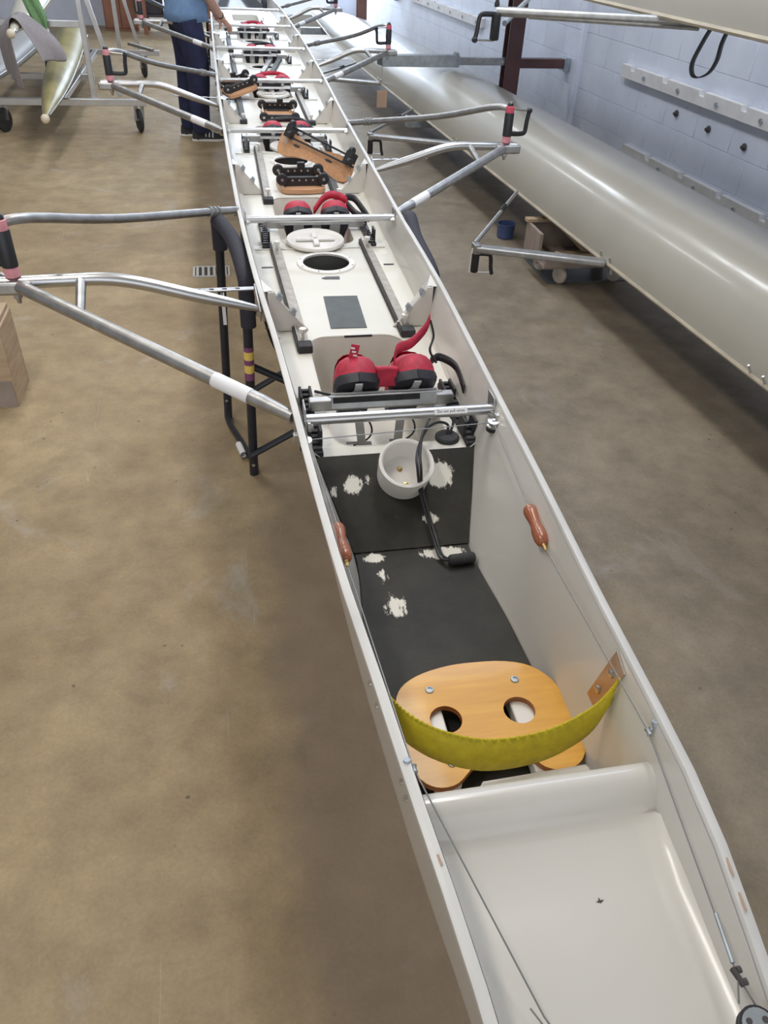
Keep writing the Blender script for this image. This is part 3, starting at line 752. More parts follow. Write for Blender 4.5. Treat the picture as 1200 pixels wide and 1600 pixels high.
for a, b_ in ((hR1, hR2), (hL1, hL2)):
    a, b_ = Vector(a), Vector(b_); d = b_-a; L = d.length
    h = MB().lathe([(0, 0), (.007, 0), (.0125, .006), (.0145, .014), (.0135, .028), (.0105, .046), (.0105, .055), (.0135, .068), (.0142, .078), (.0138, .080), (.0142, .082), (.0142, .092), (.0115, .102), (.008, .106), (0, .106)], a+d.normalized()*(L/2-.055), d, 18)
    ho = build('toggle_handle', h, HANDW, boat, angle=50)
    e_ = MB().lathe([(.005, 0), (.005, .004), (.0035, .005), (.0045, .010), (.003, .018), (0, .018)], a+d.normalized()*(L/2+.05), d, 8); build('brass_clamp', e_, BRASS, ho)
    e_ = MB().lathe([(.004, 0), (.0045, .007), (0, .007)], a+d.normalized()*(L/2-.060), d, 8); build('brass_ferrule', e_, BRASS, ho)
def fairlead(p, s):
    p = Vector(p); o = build('fairlead', MB().lathe([(.003, -.006), (.005, -.005), (.0035, 0), (.005, .005), (.003, .006)], p, (0, 1, .1), 10), GALV, boat)
    build('fairlead_stud', MB().tube([p, p+Vector((s*.013, .004, .006))], .0025, 8), GALV, o)
    build('stud_nut', MB().lathe([(.005, 0), (.005, .007), (0, .007)], p+Vector((s*.009, .004, .008)), (0, .3, 1), 8), GALV, o)
fairlead(fR, 1); fairlead(fL, -1)
for p, s in ((pR, 1), ((-.212, 1.413, .80), -1)):
    p = Vector(p); o = build('line_pulley', MB().lathe([(.0135, 0), (.0135, .004), (.010, .006), (.010, .010), (.0135, .012), (.0135, .016), (.004, .017), (.004, .02), (0, .02)], p-Vector((0, 0, .013)), (0, -.1, 1), 18), [STEEL, BLACKP][0], boat)
    build('pulley_wheel', MB().lathe([(.0142, 0), (.0142, .008), (0, .008)], p-Vector((0, 0, .022)), (0, -.1, 1), 18), BLACKP, o)
    build('pulley_bracket', MB().box(p+Vector((s*.016, .008, .004)), (.022, .014, .022)), STEEL, o, bev=.002)
o = build('wire_clamp', MB().box(Vector(cR)+Vector((0, .0, 0)), (.005, .020, .007), Matrix.Rotation(.2, 3, 'Z')), MARK, boat, bev=.001)
for dy in (-.008, .008): build('clamp_nut', MB().lathe([(.0038, 0), (.0038, .005), (0, .005)], Vector(cR)+Vector((.002, dy*.8, .001)), (1, 0, .2), 8), MARK, o)
line([cR, (.140, .245, .79)], .0012); line([cR, (.158, .240, .79)], .0012)
sp_ = MB().lathe([(.020, -.004), (.020, .0), (.0175, .003), (.0175, .005), (.020, .008), (.020, .011), (.004, .012), (.004, .013), (0, .013)], (.150, .222, .782), (-.15, -.1, 1), 24, 0); so_ = build('stern_pulley', sp_, BLACKP, boat)
q_ = MB().lathe([(.0172, .0), (.0172, .002), (0, .002)], Vector((.150, .222, .782))+Vector((-.15, -.1, 1)).normalized()*.0112, (-.15, -.1, 1), 20); build('pulley_cap', q_, GALV, so_)
for an in (.4, 2.5, 4.6):
    q_ = MB().lathe([(.0035, 0), (.003, .002), (0, .002)], Vector((.150, .222, .782))+Vector((-.15, -.1, 1)).normalized()*.0133+Vector((.010*math.cos(an), .010*math.sin(an), .0025*math.cos(an)*.6)), (-.15, -.1, 1), 10); build('cap_hole', q_, MARK, so_)
# bolts of the strap and rudder fittings on the outer left face
for y, z in ((.735, .80), (.70, .79), (.565, .80), (.545, .79)):
    b_ = MB().lathe([(.005, 0), (.005, .003), (.002, .0045), (0, .0045)], (xcf(y)-half(y, z)-.004, y, z), (-1, 0, 0), 8); build('outer_bolt', b_, STEEL, boat)
# chips on the rim near the stern
for y, s, L in ((.375, 1, .035), (.335, 1, .03), (.435, -1, .02)):
    c_ = MB().box((xcf(y)+s*(wfun(y)-.004), y, zgf(y)+.0066), (.003, L*.7, .0016), Matrix.Rotation(s*-.15, 3, 'Z')); build('chipped_edge', c_, CARD, boat, bev=.0006)
q = MB().prism([(-.005, 0), (-.001, .001), (0, .005), (.0015, .001), (.006, .001), (.001, -.002)], (.057, .40, .7285), (1, 0, 0), (0, 1, 0), .0005); build('scuff_mark', q, MARK, boat)

# --------------------------------------------- riggers
def oarlock(P, ang, par, flip=False, tint=0, gate=True):
    # P: foot of the pin sleeve; ang: direction in plan of the open gate
    P = Vector(P); U = Vector((0, 0, -1 if flip else 1)); g = Vector((math.cos(ang), math.sin(ang), 0)); n = g.cross(U)
    if not flip:
        build('pin_sleeve', MB().lathe([(.012, 0), (.019, .003), (.019, .028)], P, U, 14), PINKT, par)
    h0, h1 = (.030, .118) if not flip else (.01, .10)
    build('oarlock_body', MB().lathe([(.012, h0-.002), (.0205, h0), (.0205, h1), (.017, h1+.006), (.010, h1+.007)], P, U, 14), BLACKP, par)
    if not flip: build('red_spacer', MB().lathe([(.0185, h1+.004), (.0185, h1+.028), (.01, h1+.030)], P, U, 14), REDT if tint == 0 else PINKT, par)
    f = MB(); b0, b1 = (.036, .125) if not flip else (.012, .095)
    pts = [P+U*(b0+.004), P+g*.03+U*b0, P+g*.078+U*b0, P+g*.088+U*(b0+.012), P+g*.090+U*(b0+.05), P+g*.096+U*(b1+.002)]
    if flip: pts = [P+U*.012, P+g*.03+U*.010, P+g*.070+U*.012, P+g*.080+U*.03, P+g*.085+U*.075, P+g*.092+U*.105]
    f.tube(smooth_path(pts, 3), .0085, 8, flat=1.2); build('oarlock_frame', f, BLACKP, par)
    e = pts[-1]
    build('gate_nut', MB().lathe([(.008, -.012), (.011, -.008), (.011, .008), (.008, .012)], e, n, 10), BLACKP, par)
    build('gate_rod', MB().tube([P+U*(b1+.012), e], .004, 8), STEEL, par)
def rigger(s, y0, lock=0.0, stick=True):
    xo = .90; zb = .905; zt = 1.06
    fx = lambda y, z: xcf(y)+s*(half(y, z)+.006)
    P = Vector((s*xo, y0, zb)); T = Vector((s*xo, y0+.01, zt))
    Nf = Vector((fx(y0-.57, .80), y0-.57, .80)); Mf = Vector((fx(y0+.03, .80), y0+.03, .800)); Ff = Vector((fx(y0+.85, .82), y0+.85, .828))
    dirn = (Nf-P).normalized()
    r = build('rigger', MB().tube([P-dirn*.05+Vector((0, 0, .0)), P+dirn*.02, P.lerp(Nf, .9), Nf], [.016, .018, .018, .014], 14), ALU, boat)
    mp = smooth_path([P+Vector((s*.05, .0, .004)), P+Vector((-s*.12, .004, .006)), P+Vector((-s*.22, .006, .006)), (P+Vector((-s*.22, .006, .006))).lerp(Mf, .22)+Vector((0, 0, .008)), (P+Vector((-s*.22, .006, .006))).lerp(Mf, .6)+Vector((0, 0, .002)), Mf], 5)
    k = len(mp); build('main_stay', MB().tube(mp, [.0175]*(k-5)+[.016, .014, .012, .010, .009], 14), ALUB, r)
    bp_ = smooth_path([T+Vector((s*.0, 0, 0)), T+Vector((-s*.06, .05, -.004)), T.lerp(Ff, .4)+Vector((0, 0, -.006)), T.lerp(Ff, .88), Ff], 4)
    build('back_stay', MB().tube(bp_, .0135, 12), ALU, r)
    c = T.lerp(Ff, .86); dd = (Ff-T).normalized(); cl_ = MB()
    for q in (-.022, 0, .022): cl_.lathe([(.012, -.006), (.0185, -.005), (.0185, .005), (.012, .006)], c+dd*q, dd, 10)
    build('stay_clamp', cl_, ALU, r)
    a, b2 = P.lerp(Nf, .26), P+Vector((-s*.165, .004, .006)); build('web_strut', MB().tube([a, b2], [.012, .014], 10), ALU, r)
    lo = MB(); lo.box(P+Vector((s*.01, 0, -.004)), (.11, .05, .036)); build('pin_block', lo, ALU, r, bev=.008, seg=3)
    build('pin_bolt', MB().lathe([(.013, 0), (.013, .014), (.008, .018), (.006, .03), (0, .03)], P-Vector((0, 0, .02)), (0, 0, -1), 6), ALU, r)
    build('pin', MB().tube([P, T+Vector((0, -.01, .03))], .008, 10), STEEL, r)
    build('pin_cap', MB().lathe([(.013, 0), (.015, .004), (.013, .016), (.005, .024), (0, .024)], T+Vector((0, -.008, .004)), n=12), BLACKP, r)
    oarlock(P+Vector((0, 0, .02)), lock, r, tint=0 if s > 0 else 1)
    # perforated bracket by the gunwale
    b_ = MB(); z = .83; A = Vector((fx(y0+.12, z)+s*.25, y0+.06, z+.018)); B = Vector((fx(y0+.12, z)+s*.004, y0+.115, z-.002)); b_.bar(A, B, .024, .004)
    b_.bar(B, Vector((fx(y0-.02, z)+s*.004, y0-.02, .80)), .005, .034)
    bo = build('bracket_bar', b_, ALU, r, bev=.0012)
    for q in (.35, .5, .65, .8): build('bracket_slot', MB().box(A.lerp(B, q)+Vector((0, 0, .0024)), (.013, .007, .001)), MARK, r)
    if stick:
        c = P.lerp(Nf, .80); build('white_sticker', MB().tube([P.lerp(Nf, .745), P.lerp(Nf, .865)], .0187, 14, caps=False), LABEL, r)
    for F, w in ((Nf, .05), (Mf, .04), (Ff, .04)):
        build('foot_plate', MB().box(F+Vector((-s*.002, 0, -.008)), (.006, w, .045), Matrix.Rotation(-s*.05, 3, 'Z')), ALU, r, bev=.001)
        build('foot_nut', MB().lathe([(.008, 0), (.008, .008), (.004, .016), (0, .016)], F+Vector((s*.001, .012, -.018)), (s, 0, 0), 6), STEEL, r)
    return r
rigger(-1, 2.085, lock=math.radians(170)); rigger(-1, 4.885, lock=math.radians(0)); rigger(-1, 7.685, lock=math.radians(120))
rigger(1, 3.52, lock=math.radians(10)); rigger(1, 6.30, lock=math.radians(190)); rigger(1, 9.10, lock=math.radians(185))
rigger(-1, 10.485, lock=0)

# ================================================================== loose things in the boat
def lid(x, y, z, label, tilt=0.0):
    o = thing('hatch_lid', (x, y, z), label, 'lid', 'round hatch lids left off')
    c = Vector((x, y, z)); axl = Vector((0, -math.sin(tilt), math.cos(tilt)))
    build('lid_disc', MB().ring([(.0005, .004), (.080, .004), (.088, .012), (.098, .016), (.108, .013), (.111, .006), (.108, 0), (.0005, 0)], c, axl, 40), WHITEP, o)
    g = MB(); R_ = Matrix.Rotation(tilt, 3, 'X')
    g.box(c+axl*.010, (.15, .022, .010), R_); g.box(c+axl*.010, (.022, .12, .010), R_); build('lid_grip', g, WHITEP, o, bev=.004)
lid(-.018, 2.93, ZD+.009, 'white round hatch lid beside the open hatch of the nearest bay', .03)
lid(.02, 4.38, ZD+.007, 'white round hatch lid behind the leaning wooden seat', .03)
lid(.03, 5.80, ZD+.007, 'white round hatch lid beyond the upturned seat in the third bay', .03)

def sliding_seat(c, rotz, label, tilt=(0, 0), kx=.76, ky=1.35):
    o = thing('sliding_seat', c, label, 'seat', 'loose wooden rowing seats')
    R_ = Matrix.Rotation(rotz, 3, 'Z') @ Matrix.Rotation(tilt[0], 3, 'X') @ Matrix.Rotation(tilt[1], 3, 'Y'); c = Vector(c)
    pl = closed_smooth([(-.125, -.085), (-.06, -.10), (0, -.102), (.06, -.10), (.125, -.085), (.138, 0), (.128, .075), (.075, .10), (.03, .075), (0, .065), (-.03, .075), (-.075, .10), (-.128, .075), (-.138, 0)], 3)
    T = lambda p: c+R_ @ Vector((p[0]*kx, p[1]*ky, p[2]))
    build('seat_board', MB().prism(pl, c, R_ @ Vector((kx, 0, 0)), R_ @ Vector((0, ky, 0)), .018), SEATW, o, bev=.004)
    for y in (-.055, .06):
        f = MB().box(T((0, y, .034)), (.17, .012, .046), R_); f.box(T((0, y+(.012 if y < 0 else -.012), .022)), (.13, .03, .008), R_)
        fo = build('axle_carrier', f, BLACKP, o, bev=.003)
        for x in (-.06, -.02, .02, .06): build('carrier_screw', MB().lathe([(.0045, 0), (.0045, .002), (0, .003)], T((x, y-.006, .044)), R_ @ Vector((0, -1, 0)), 8), STEEL, fo)
        for x in (-.122, .122):
            w = MB().lathe([(.008, -.010), (.023, -.009), (.026, -.004), (.021, 0), (.026, .004), (.023, .009), (.008, .010)], T((x, y-.010, .050)), R_ @ Vector((0, 1, 0)), 18)
            wo = build('wheel', w, BLACKP, o); build('wheel_hub', MB().lathe([(.007, -.0125), (.007, .0125)], T((x, y-.010, .050)), R_ @ Vector((0, 1, 0)), 10), STEEL, wo)
    for x in (-.122, .122): build('axle', MB().tube([T((x, -.055, .050)), T((x, .06, .050))], .004, 8), STEEL, o)
    f = MB().box(T((.02, .06, .065)), (.035, .022, .03), R_); build('track_clip', f, BLACKP, o, bev=.003)
    return o
sliding_seat((.002, 3.70, ZD+.004), .04, 'upturned wooden rowing seat nearest the shoes with the red strap', (.0, 0))
sliding_seat((.012, 5.10, ZD+.004), 0, 'upturned wooden rowing seat with four black wheels in the third bay', (.25, 0))
sliding_seat((-.20, 5.70, ZD+.055), .30, 'tilted wooden rowing seat propped against the left side of the boat', (.05, -.28))
# long wooden seat lying on its edge across the second bay
o = thing('leaning_seat', (.11, 3.98, ZD), 'curved wooden seat board leaning on edge with two long black axles', 'seat', 'loose wooden rowing seats')
A, B = Vector((-.045, 4.12, .80)), Vector((.245, 3.74, .745)); d = (B-A).normalized(); up = Vector((.42, .28, .86)); up = (up-d*up.dot(d)).normalized(); nn = d.cross(up)
pl = closed_smooth([(0, .035), (.03, .055), (.12, .045), (.24, .03), (.34, .045), (.45, .05), (.485, .02), (.48, -.045), (.42, -.06), (.33, -.042), (.24, -.03), (.14, -.042), (.05, -.062), (.005, -.04)], 3)
build('seat_board', MB().prism(pl, A, d, up, .016), SEATW, o, bev=.004)
for z_, q0, q1 in ((.075, .04, .47), (.028, .06, .50)):
    f = MB().tube([A+d*q0+up*z_+nn*.03, A+d*q1+up*z_*.8+nn*.03], .005, 8); build('axle', f, BLACKP, o)
for q in (.06, .46):
    f = MB(); f.box(A+d*q+up*.05+nn*.025, (.035, .05, .06), Matrix((d, nn, up)).transposed()); f.lathe([(.017, -.009), (.017, .009)], A+d*q+up*.085+nn*.035, d, 14); f.lathe([(.017, -.009), (.017, .009)], A+d*(q+.02)+up*.035+nn*.045, d, 14)
    build('wheel_carrier', f, BLACKP, o, bev=.002)
for q in (.12, .34): build('slot', MB().prism(circ(0, 0, 1, 16), A+d*q+up*.004+nn*.0162, d*.024, up*.006, .0008), MARK, o)
build('paper_tag', MB().prism([(0, 0), (.04, 0), (.04, .05), (0, .05)], A+d*.015-up*.01+nn*.0165, d, up, .0008), CARD, o)
# pair of loose rails in the fourth bay
o = tag(build('loose_rail', MB().bar((.01, 6.62, ZD+.012), (.15, 7.45, ZD+.012), .034, .022), ALU, bev=.002), 'loose aluminium slide rail lying askew in the fourth bay', 'rail', 'loose slide rails')
o = tag(build('loose_rail', MB().bar((.075, 6.60, ZD+.012), (.20, 7.35, ZD+.012), .034, .022), RAILD, bev=.002), 'dark loose slide rail beside the aluminium one in the fourth bay', 'rail', 'loose slide rails')

# ================================================================== TRESTLES
def trestle(y0, label, detail=True):
    t_ = thing('sling_trestle', (0, y0, 0), label, 'trestle')
    dy = y0-2.62
    for s in (-1, 1):
        wn, wf_ = (-.300, -.386) if s < 0 else (.315, .335)
        a0, a1 = Vector((wn-.012*(-s), 2.437+dy, 0)), Vector((wn, 2.42+dy, .77)); b0, b1 = Vector((wf_-.012*(-s), 2.86+dy, 0)), Vector((wf_+.012*(-s), 2.84+dy, .80))
        if s < 0: a0.x = -.318; b0.x = -.403
        leg = build('leg', MB().tube([a0, a1], .0165, 12), NAVYT, t_); leg2 = build('leg', MB().tube([b0, b1], .0165, 12), NAVYT, t_)
        pth = smooth_path([b1-Vector((0, 0, .08)), b1, b1+Vector((-s*.004, -.03, .028)), (b1+a1)/2+Vector((-s*.012, .03, .022)), a1+Vector((-s*.0, .02, .0)), a1-Vector((0, 0, .06)), a1-Vector((0, 0, .16))], 5)
        build('padded_bar', MB().tube(pth, .026, 12), FOAM, t_)
        build('foot_bar', MB().tube(smooth_path([a0+Vector((0, .0, .05)), a0+Vector((-s*-.0, .05, .022)), (a0+b0)/2+Vector((0, 0, .02)), b0+Vector((0, -.06, .022)), b0+Vector((0, 0, .07))], 4), .012, 10), NAVYT, t_)
        for p, z in ((a0, .09), (b0, .09), (a0, .05), (b0, .14)):
            build('rivet', MB().lathe([(.007, 0), (.006, .003), (0, .004)], p+Vector((0, -.016, z)), (0, -1, 0), 8), STEEL, t_)
        if s < 0 and detail:
            m_ = (a0+b0)/2+Vector((0, -.07, .021)); d_ = (b0-a0).normalized()
            build('foot_label', MB().tube([m_-d_*.04, m_+d_*.04], .0128, 10, caps=False), LABEL, t_)
            for z0, z1, mm_ in ((.41, .438, PURT), (.438, .468, YELT), (.468, .488, PURT), (.488, .518, YELT), (.518, .535, PURT)):
                build('tape_band', MB().tube([a0.lerp(a1, z0/.77), a0.lerp(a1, z1/.77)], .0172, 12), mm_, leg)
            build('leg_label', MB().box(b0.lerp(b1, .62)+Vector((.004, -.0165, 0)), (.013, .002, .13)), LABEL, leg2)
    for yb, z0, z1 in ((2.43, .10, .46), (2.85, .12, .50)):
        for s in (-1, 1):
            build('cross_brace', MB().tube([(-s*.325, yb+dy-.018*s, z0), (s*.32, yb+dy-.018*s, z1)], .0125, 10), NAVYT, t_)
    for yb in (2.46, 2.80):
        pts = [p for p in section(yb+dy, -.008, k=16) if p.z < .765]
        pts = [Vector((-.30 if dy == 0 else -.385, yb+dy, .785))]+pts+[Vector((.315 if dy == 0 else .33, yb+dy, .785))] if dy == 0 else pts
        m_ = MB(); m_.grid([[p+Vector((0, -.035, 0)), p+Vector((0, .035, 0))] for p in pts]); w_ = build('sling_web', m_, NAVYT, t_)
        md = w_.modifiers.new('solid', 'SOLIDIFY'); md.thickness = .004
    return t_
trestle(2.62, 'black tubular sling trestle with yellow and purple tape under the white boat')
trestle(11.3, 'far black sling trestle hidden behind the legs of the standing person', False)

# ================================================================== RACK, INVERTED BOATS
def rack(v, label, tagged, plain=False):
    r = thing('boat_rack', rm(-.53, v, 0), label, 'rack')
    p_ = MB(); p_.box(rm(-.53, v, 2.0), (.012, .10, 4.0), RROT); p_.box(rm(-.53, v-.05, 2.0), (.13, .012, 4.0), RROT); p_.box(rm(-.53, v+.05, 2.0), (.13, .012, 4.0), RROT)
    build('post', p_, BARK if plain else BROWNST, r)
    build('wall_beam', MB().box(rm(-.25, v, .74), (.46, .08, .07), RROT), BROWNST, r, bev=.003)
    build('wall_bracket', MB().box(rm(-.035, v-.0, .735), (.05, .11, .10), RROT), GALV, r, bev=.003)
    for z in ((.75, 1.33, .295) if not plain else (.295, 1.33)):
        tip = -1.66 if z == .75 else -1.42
        build('inner_arm', MB().box(rm((-.58-1.15)/2, v-.0, z), (.60, .055, .055), RROT), ALU if z == .75 else GALV, r, bev=.003)
        build('outer_arm', MB().box(rm((tip-1.0)/2, v, z), (abs(tip+1.0), .08, .085), RROT), GALV, r, bev=.004)
        if z == .75:
            build('arm_end_cap', MB().box(rm(tip-.012, v, z-.004), (.03, .06, .055), RROT), DARKPLATE, r, bev=.004)
            build('arm_bolt', MB().lathe([(.010, 0), (.010, .01), (0, .01)], rm(-.62, v-.028, z), -RV, 8), STEEL, r)
            build('arm_stop', MB().box(rm(-1.02, v, z+.05), (.025, .08, .02), RROT), GALV, r)
    return r
rack(7.15, 'brown steel post with a grey telescopic arm bracketed to the white wall', True)
rack(13.0, 'weathered brown post standing far down the white wall', False, plain=True)
# tag hanging from the arm tip
o = thing('cardboard_tag', rm(-1.655, 7.12, .40), 'small brown cardboard tag hanging on a wire from the grey arm', 'tag')
build('tag_card', MB().box(rm(-1.655, 7.10, .475), (.085, .004, .125), RROT), CARD, o); build('tag_wire', MB().tube([rm(-1.655, 7.10, .53), rm(-1.655, 7.13, .71)], .0025, 6), STEEL, o)

W2 = curve([-4, -2.5, 0, 2, 4, 7, 9, 11, 13, 14.5], [.01, .12, .26, .31, .325, .325, .315, .26, .12, .01])
D2 = curve([-4, -2.5, 0, 3, 9, 12, 14.5], [.08, .24, .325, .340, .335, .26, .05])
def inverted_boat(name, u0, zg, label, v0=-1.6, v1=14.5, rigs=(), strap=False):
    b = thing(name, rm(u0, 5, zg), label, 'boat', 'boats stored upside down on the rack')
    vs = list(np.linspace(v0, v1, 70)); E_ = 2.35
    def sec(v, t):
        w, d = max(W2(v)-t, .003), max(D2(v)-t, .003); out = []
        for i in range(29):
            a = math.pi*i/28; ca, sa = math.cos(a), math.sin(a)
            out.append(rm(u0-w*math.copysign(abs(ca)**(2/E_), ca), v, zg+d*abs(sa)**(2/E_)))
        return out
    h = MB().grid([sec(v, 0) for v in vs]); h.grid([sec(v, .014) for v in vs], flip=True)
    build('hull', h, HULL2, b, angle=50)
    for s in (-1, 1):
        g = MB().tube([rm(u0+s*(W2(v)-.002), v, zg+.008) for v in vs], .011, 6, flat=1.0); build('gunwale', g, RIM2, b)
    for v in rigs:
        E = -1; root = rm(u0-W2(v)+.0, v, zg+.008); pin = rm(u0-.92, v+.29, zg+.005)
        r = build('rigger', MB().bar(root, pin, .062, .030), ALU, b, bev=.008, seg=3)
        fs = rm(u0-W2(v+1.2), v+1.22, zg+.01)
        build('stay', MB().tube([pin+Vector((0, .02, .02)), fs], .011, 10), ALU, r)
        m_ = pin.lerp(fs, .62); w_ = MB()
        for q in range(5): w_.lathe([(.011, -.006), (.0145, -.005), (.0145, .005), (.011, .006)], pin.lerp(fs, .58+.022*q)+Vector((0, .01, .01)), fs-pin, 10)
        build('spiral_tape', w_, BLACKP, r)
        build('pin_block', MB().box(pin, (.035, .055, .05), RROT), ALU, r, bev=.004)
        build('pin_tube', MB().tube([pin+Vector((-.015, 0, 0)), pin+Vector((-.02, 0, -.125))], .008, 8), WHITEP, r)
        oarlock(pin+Vector((.0, -.01, -.015)), math.radians(-10), r, flip=True)
        for q in (0, .1): build('rigger_bolt', MB().tube([rm(u0-W2(v)+.01, v-.04+q, zg+.0), rm(u0-W2(v)-.012, v-.04+q, zg+.05)], .005, 8), STEEL, r)
    return b
b2 = inverted_boat('inverted_boat', -1.0, .35, 'ivory racing boat lying upside down on the lowest rack arms', rigs=(3.62, 6.07, 8.52))
for v in (2.25, 2.33, 2.42):
    build('gunwale_bolt', MB().tube([rm(-1.31, v, .36), rm(-1.335, v, .40)], .005, 8), STEEL, b2)
b3 = inverted_boat('stored_boat', -1.0, 1.405, 'white racing boat stored upside down on the upper rack above the wall rails', v0=-1.6, v1=9.5)
root, pin = rm(-1.315, 3.62, 1.395), Vector((.865, 3.76, 1.393))
r = build('rigger', MB().tube([root+Vector((.16, -.02, .0)), pin], [.02, .019], 14), ALU, b3)
build('stay', MB().tube([pin+Vector((.05, .02, -.045)), rm(-1.33, 4.9, 1.42)], .011, 10), GALV, r)
build('second_tube', MB().tube([root+Vector((.16, -.03, -.02)), pin.lerp(root, .2)+Vector((0, 0, -.012))], .010, 10), ALU, r)
oarlock(pin+Vector((.0, -.01, .0)), math.radians(188), r, flip=True)
build('pin_nut', MB().lathe([(.010, 0), (.012, .01), (.006, .03), (0, .03)], pin+Vector((0, 0, .015)), n=8), BLACKP, r)
# strap loop hanging from the upper boat
sp = smooth_path([rm(-1.27, 3.33, 1.40), rm(-1.285, 3.34, 1.35), rm(-1.30, 3.35, 1.28), rm(-1.285, 3.35, 1.235), rm(-1.25, 3.35, 1.225), rm(-1.215, 3.34, 1.245), rm(-1.20, 3.33, 1.29), rm(-1.205, 3.32, 1.35), rm(-1.20, 3.31, 1.40)], 5)
m_ = MB().grid([[p-RV*.006-RU*.013, p+RV*.006+RU*.013] for p in sp]); o = build('hanging_strap', m_, BLACKP); md = o.modifiers.new('solid', 'SOLIDIFY'); md.thickness = .004
tag(o, 'dark webbing loop hanging below the upper stored boat', 'strap')

# wall rails with notches
def notched_rail(v0, v1, z, label, step=.46, h=.085):
    L = v1-v0; pts = [(0, 0), (L, 0), (L, h)]; n = int(L/step)
    for i in range(n, 0, -1):
        x = i*step-.12
        if x+.05 < L: pts += [(x+.06, h), (x+.05, h-.030), (x, h-.030), (x-.0, h)]
    pts += [(.0, h)]
    r = build('notched_rail', MB().prism(pts, rm(-.004, v0, z), RV, RZ, -.030) if False else MB().prism([(a, bq) for a, bq in pts], rm(-.045, v0, z), RV, RZ, .04), RAILW, bev=.003)
    tag(r, label, 'rail', 'notched oar rails on the wall')
    for i in range(n):
        build('rail_bolt', MB().lathe([(.014, 0), (.014, .012), (0, .012)], rm(-.045, v0+.18+i*step, z+.04), -RU, 8), GALV, r)
    return r
notched_rail(2.4, 6.15, .80, 'upper notched white rail on the wall over the ivory boat')
notched_rail(2.4, 5.9, .30, 'lower notched white rail on the wall just above the ivory hull')
notched_rail(9.3, 12.2, .76, 'far notched white rail on the wall beyond the brown post')
for v, z, wh in ((5.35, .70, 'nearest the brown post'), (4.95, .685, 'between the two others'), (4.55, .67, 'nearest the right edge')):
    o = build('anchor_bolt', MB().lathe([(.022, 0), (.022, .008), (.012, .012), (.010, .025), (0, .025)], rm(-.006, v, z), -RU, 8), MARK)
    tag(o, 'rusty anchor bolt under the upper wall rail, '+wh, 'bolt', 'anchor bolts under the upper rail')

# dolly under the ivory boat
d = thing('wooden_dolly', (1.65, 4.35, 0), 'low wooden box dolly on cream casters beneath the ivory boat', 'dolly')
x0, x1, y0, y1, z0, z1 = 1.44, 1.98, 4.12, 4.46, .115, .285
for n_, c_, s_ in (('side_board', ((x0+x1)/2, y0, .155), (x1-x0, .02, .07)), ('side_board', ((x0+x1)/2, y1, .20), (x1-x0, .02, .16)), ('end_board', (x0, (y0+y1)/2+.05, .20), (.02, y1-y0-.1, .16)), ('end_board', (x1, (y0+y1)/2, .20), (.02, y1-y0, .16)), ('base_board', ((x0+x1)/2, (y0+y1)/2, .118), (x1-x0, y1-y0, .016))):
    build(n_, MB().box(c_, s_), CRATED, d, bev=.002)
build('top_slat', MB().box((1.60, y1-.005, .29), (.36, .05, .02)), CRATE, d, bev=.002)
build('diagonal_slat', MB().bar((1.62, 4.44, .285), (1.70, 4.13, .205), .05, .022), CRATE, d, bev=.002)
build('front_slat', MB().box((1.70, y0-.002, .197), (.40, .05, .022)), CRATE, d, bev=.002)
for x, y in ((1.53, 4.40), (1.575, 4.185), (1.92, 4.19), (1.92, 4.40)):
    w = MB().lathe([(.015, -.014), (.045, -.014), (.051, -.006), (.051, .006), (.045, .014), (.015, .014)], (x, y, .051), (1, .45, 0), 20); wo = build('caster_wheel', w, WHEELW, d)
    f = MB(); q = Vector((1, .45, 0)).normalized()
    for s in (-1, 1): f.bar(Vector((x, y, .045))+q*.02*s, Vector((x+.01, y+.02, .108))+q*.02*s, .004, .022, (1, 0, 0))
    build('caster_fork', f, STEEL, d)
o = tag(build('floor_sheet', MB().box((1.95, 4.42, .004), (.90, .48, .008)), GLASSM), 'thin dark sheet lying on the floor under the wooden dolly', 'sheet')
o = tag(build('blue_tub', MB().lathe([(.04, 0), (.055, .005), (.062, .09), (.065, .095), (.058, .095), (.05, .01), (0, .01)], (1.50, 5.0, .0), n=18), BLUEP), 'small blue plastic tub on the floor behind the dolly', 'tub')

# floor drain
dr = thing('floor_drain', (-.455, 4.51, 0), 'small slotted metal drain grate in the concrete floor', 'drain')
f = MB(); f.box((-.455, 4.51-.075, .004), (.20, .012, .008)); f.box((-.455, 4.51+.075, .004), (.20, .012, .008)); f.box((-.555, 4.51, .004), (.012, .15, .008)); f.box((-.355, 4.51, .004), (.012, .15, .008)); build('frame', f, CEILM, dr)
build('sump', MB().box((-.455, 4.51, .001), (.19, .14, .002)), MARK, dr)
for i in range(6): build('grate_bar', MB().box((-.535+.032*i, 4.51, .005), (.014, .145, .008)), CEILM, dr)

# plywood crate at the left edge
cr_ = thing('wooden_crate', (-1.43, 3.15, 0), 'tan plywood box at the left edge beneath the rigger', 'box')
for n_, c_, s_ in (('front_panel', (-1.476, 3.060, .17), (.42, .018, .34)), ('back_panel', (-1.476, 3.28, .17), (.42, .018, .34)), ('side_panel', (-1.275, 3.17, .17), (.018, .20, .34)), ('side_panel', (-1.68, 3.17, .17), (.018, .235, .34)), ('bottom_panel', (-1.48, 3.17, .02), (.38, .20, .018)), ('top_panel', (-1.485, 3.17, .349), (.42, .25, .018))):
    build(n_, MB().box(c_, s_), CRATE, cr_, bev=.002)
build('dark_corner', MB().box((-1.305, 3.048, .06), (.07, .006, .12)), CRATED, cr_)

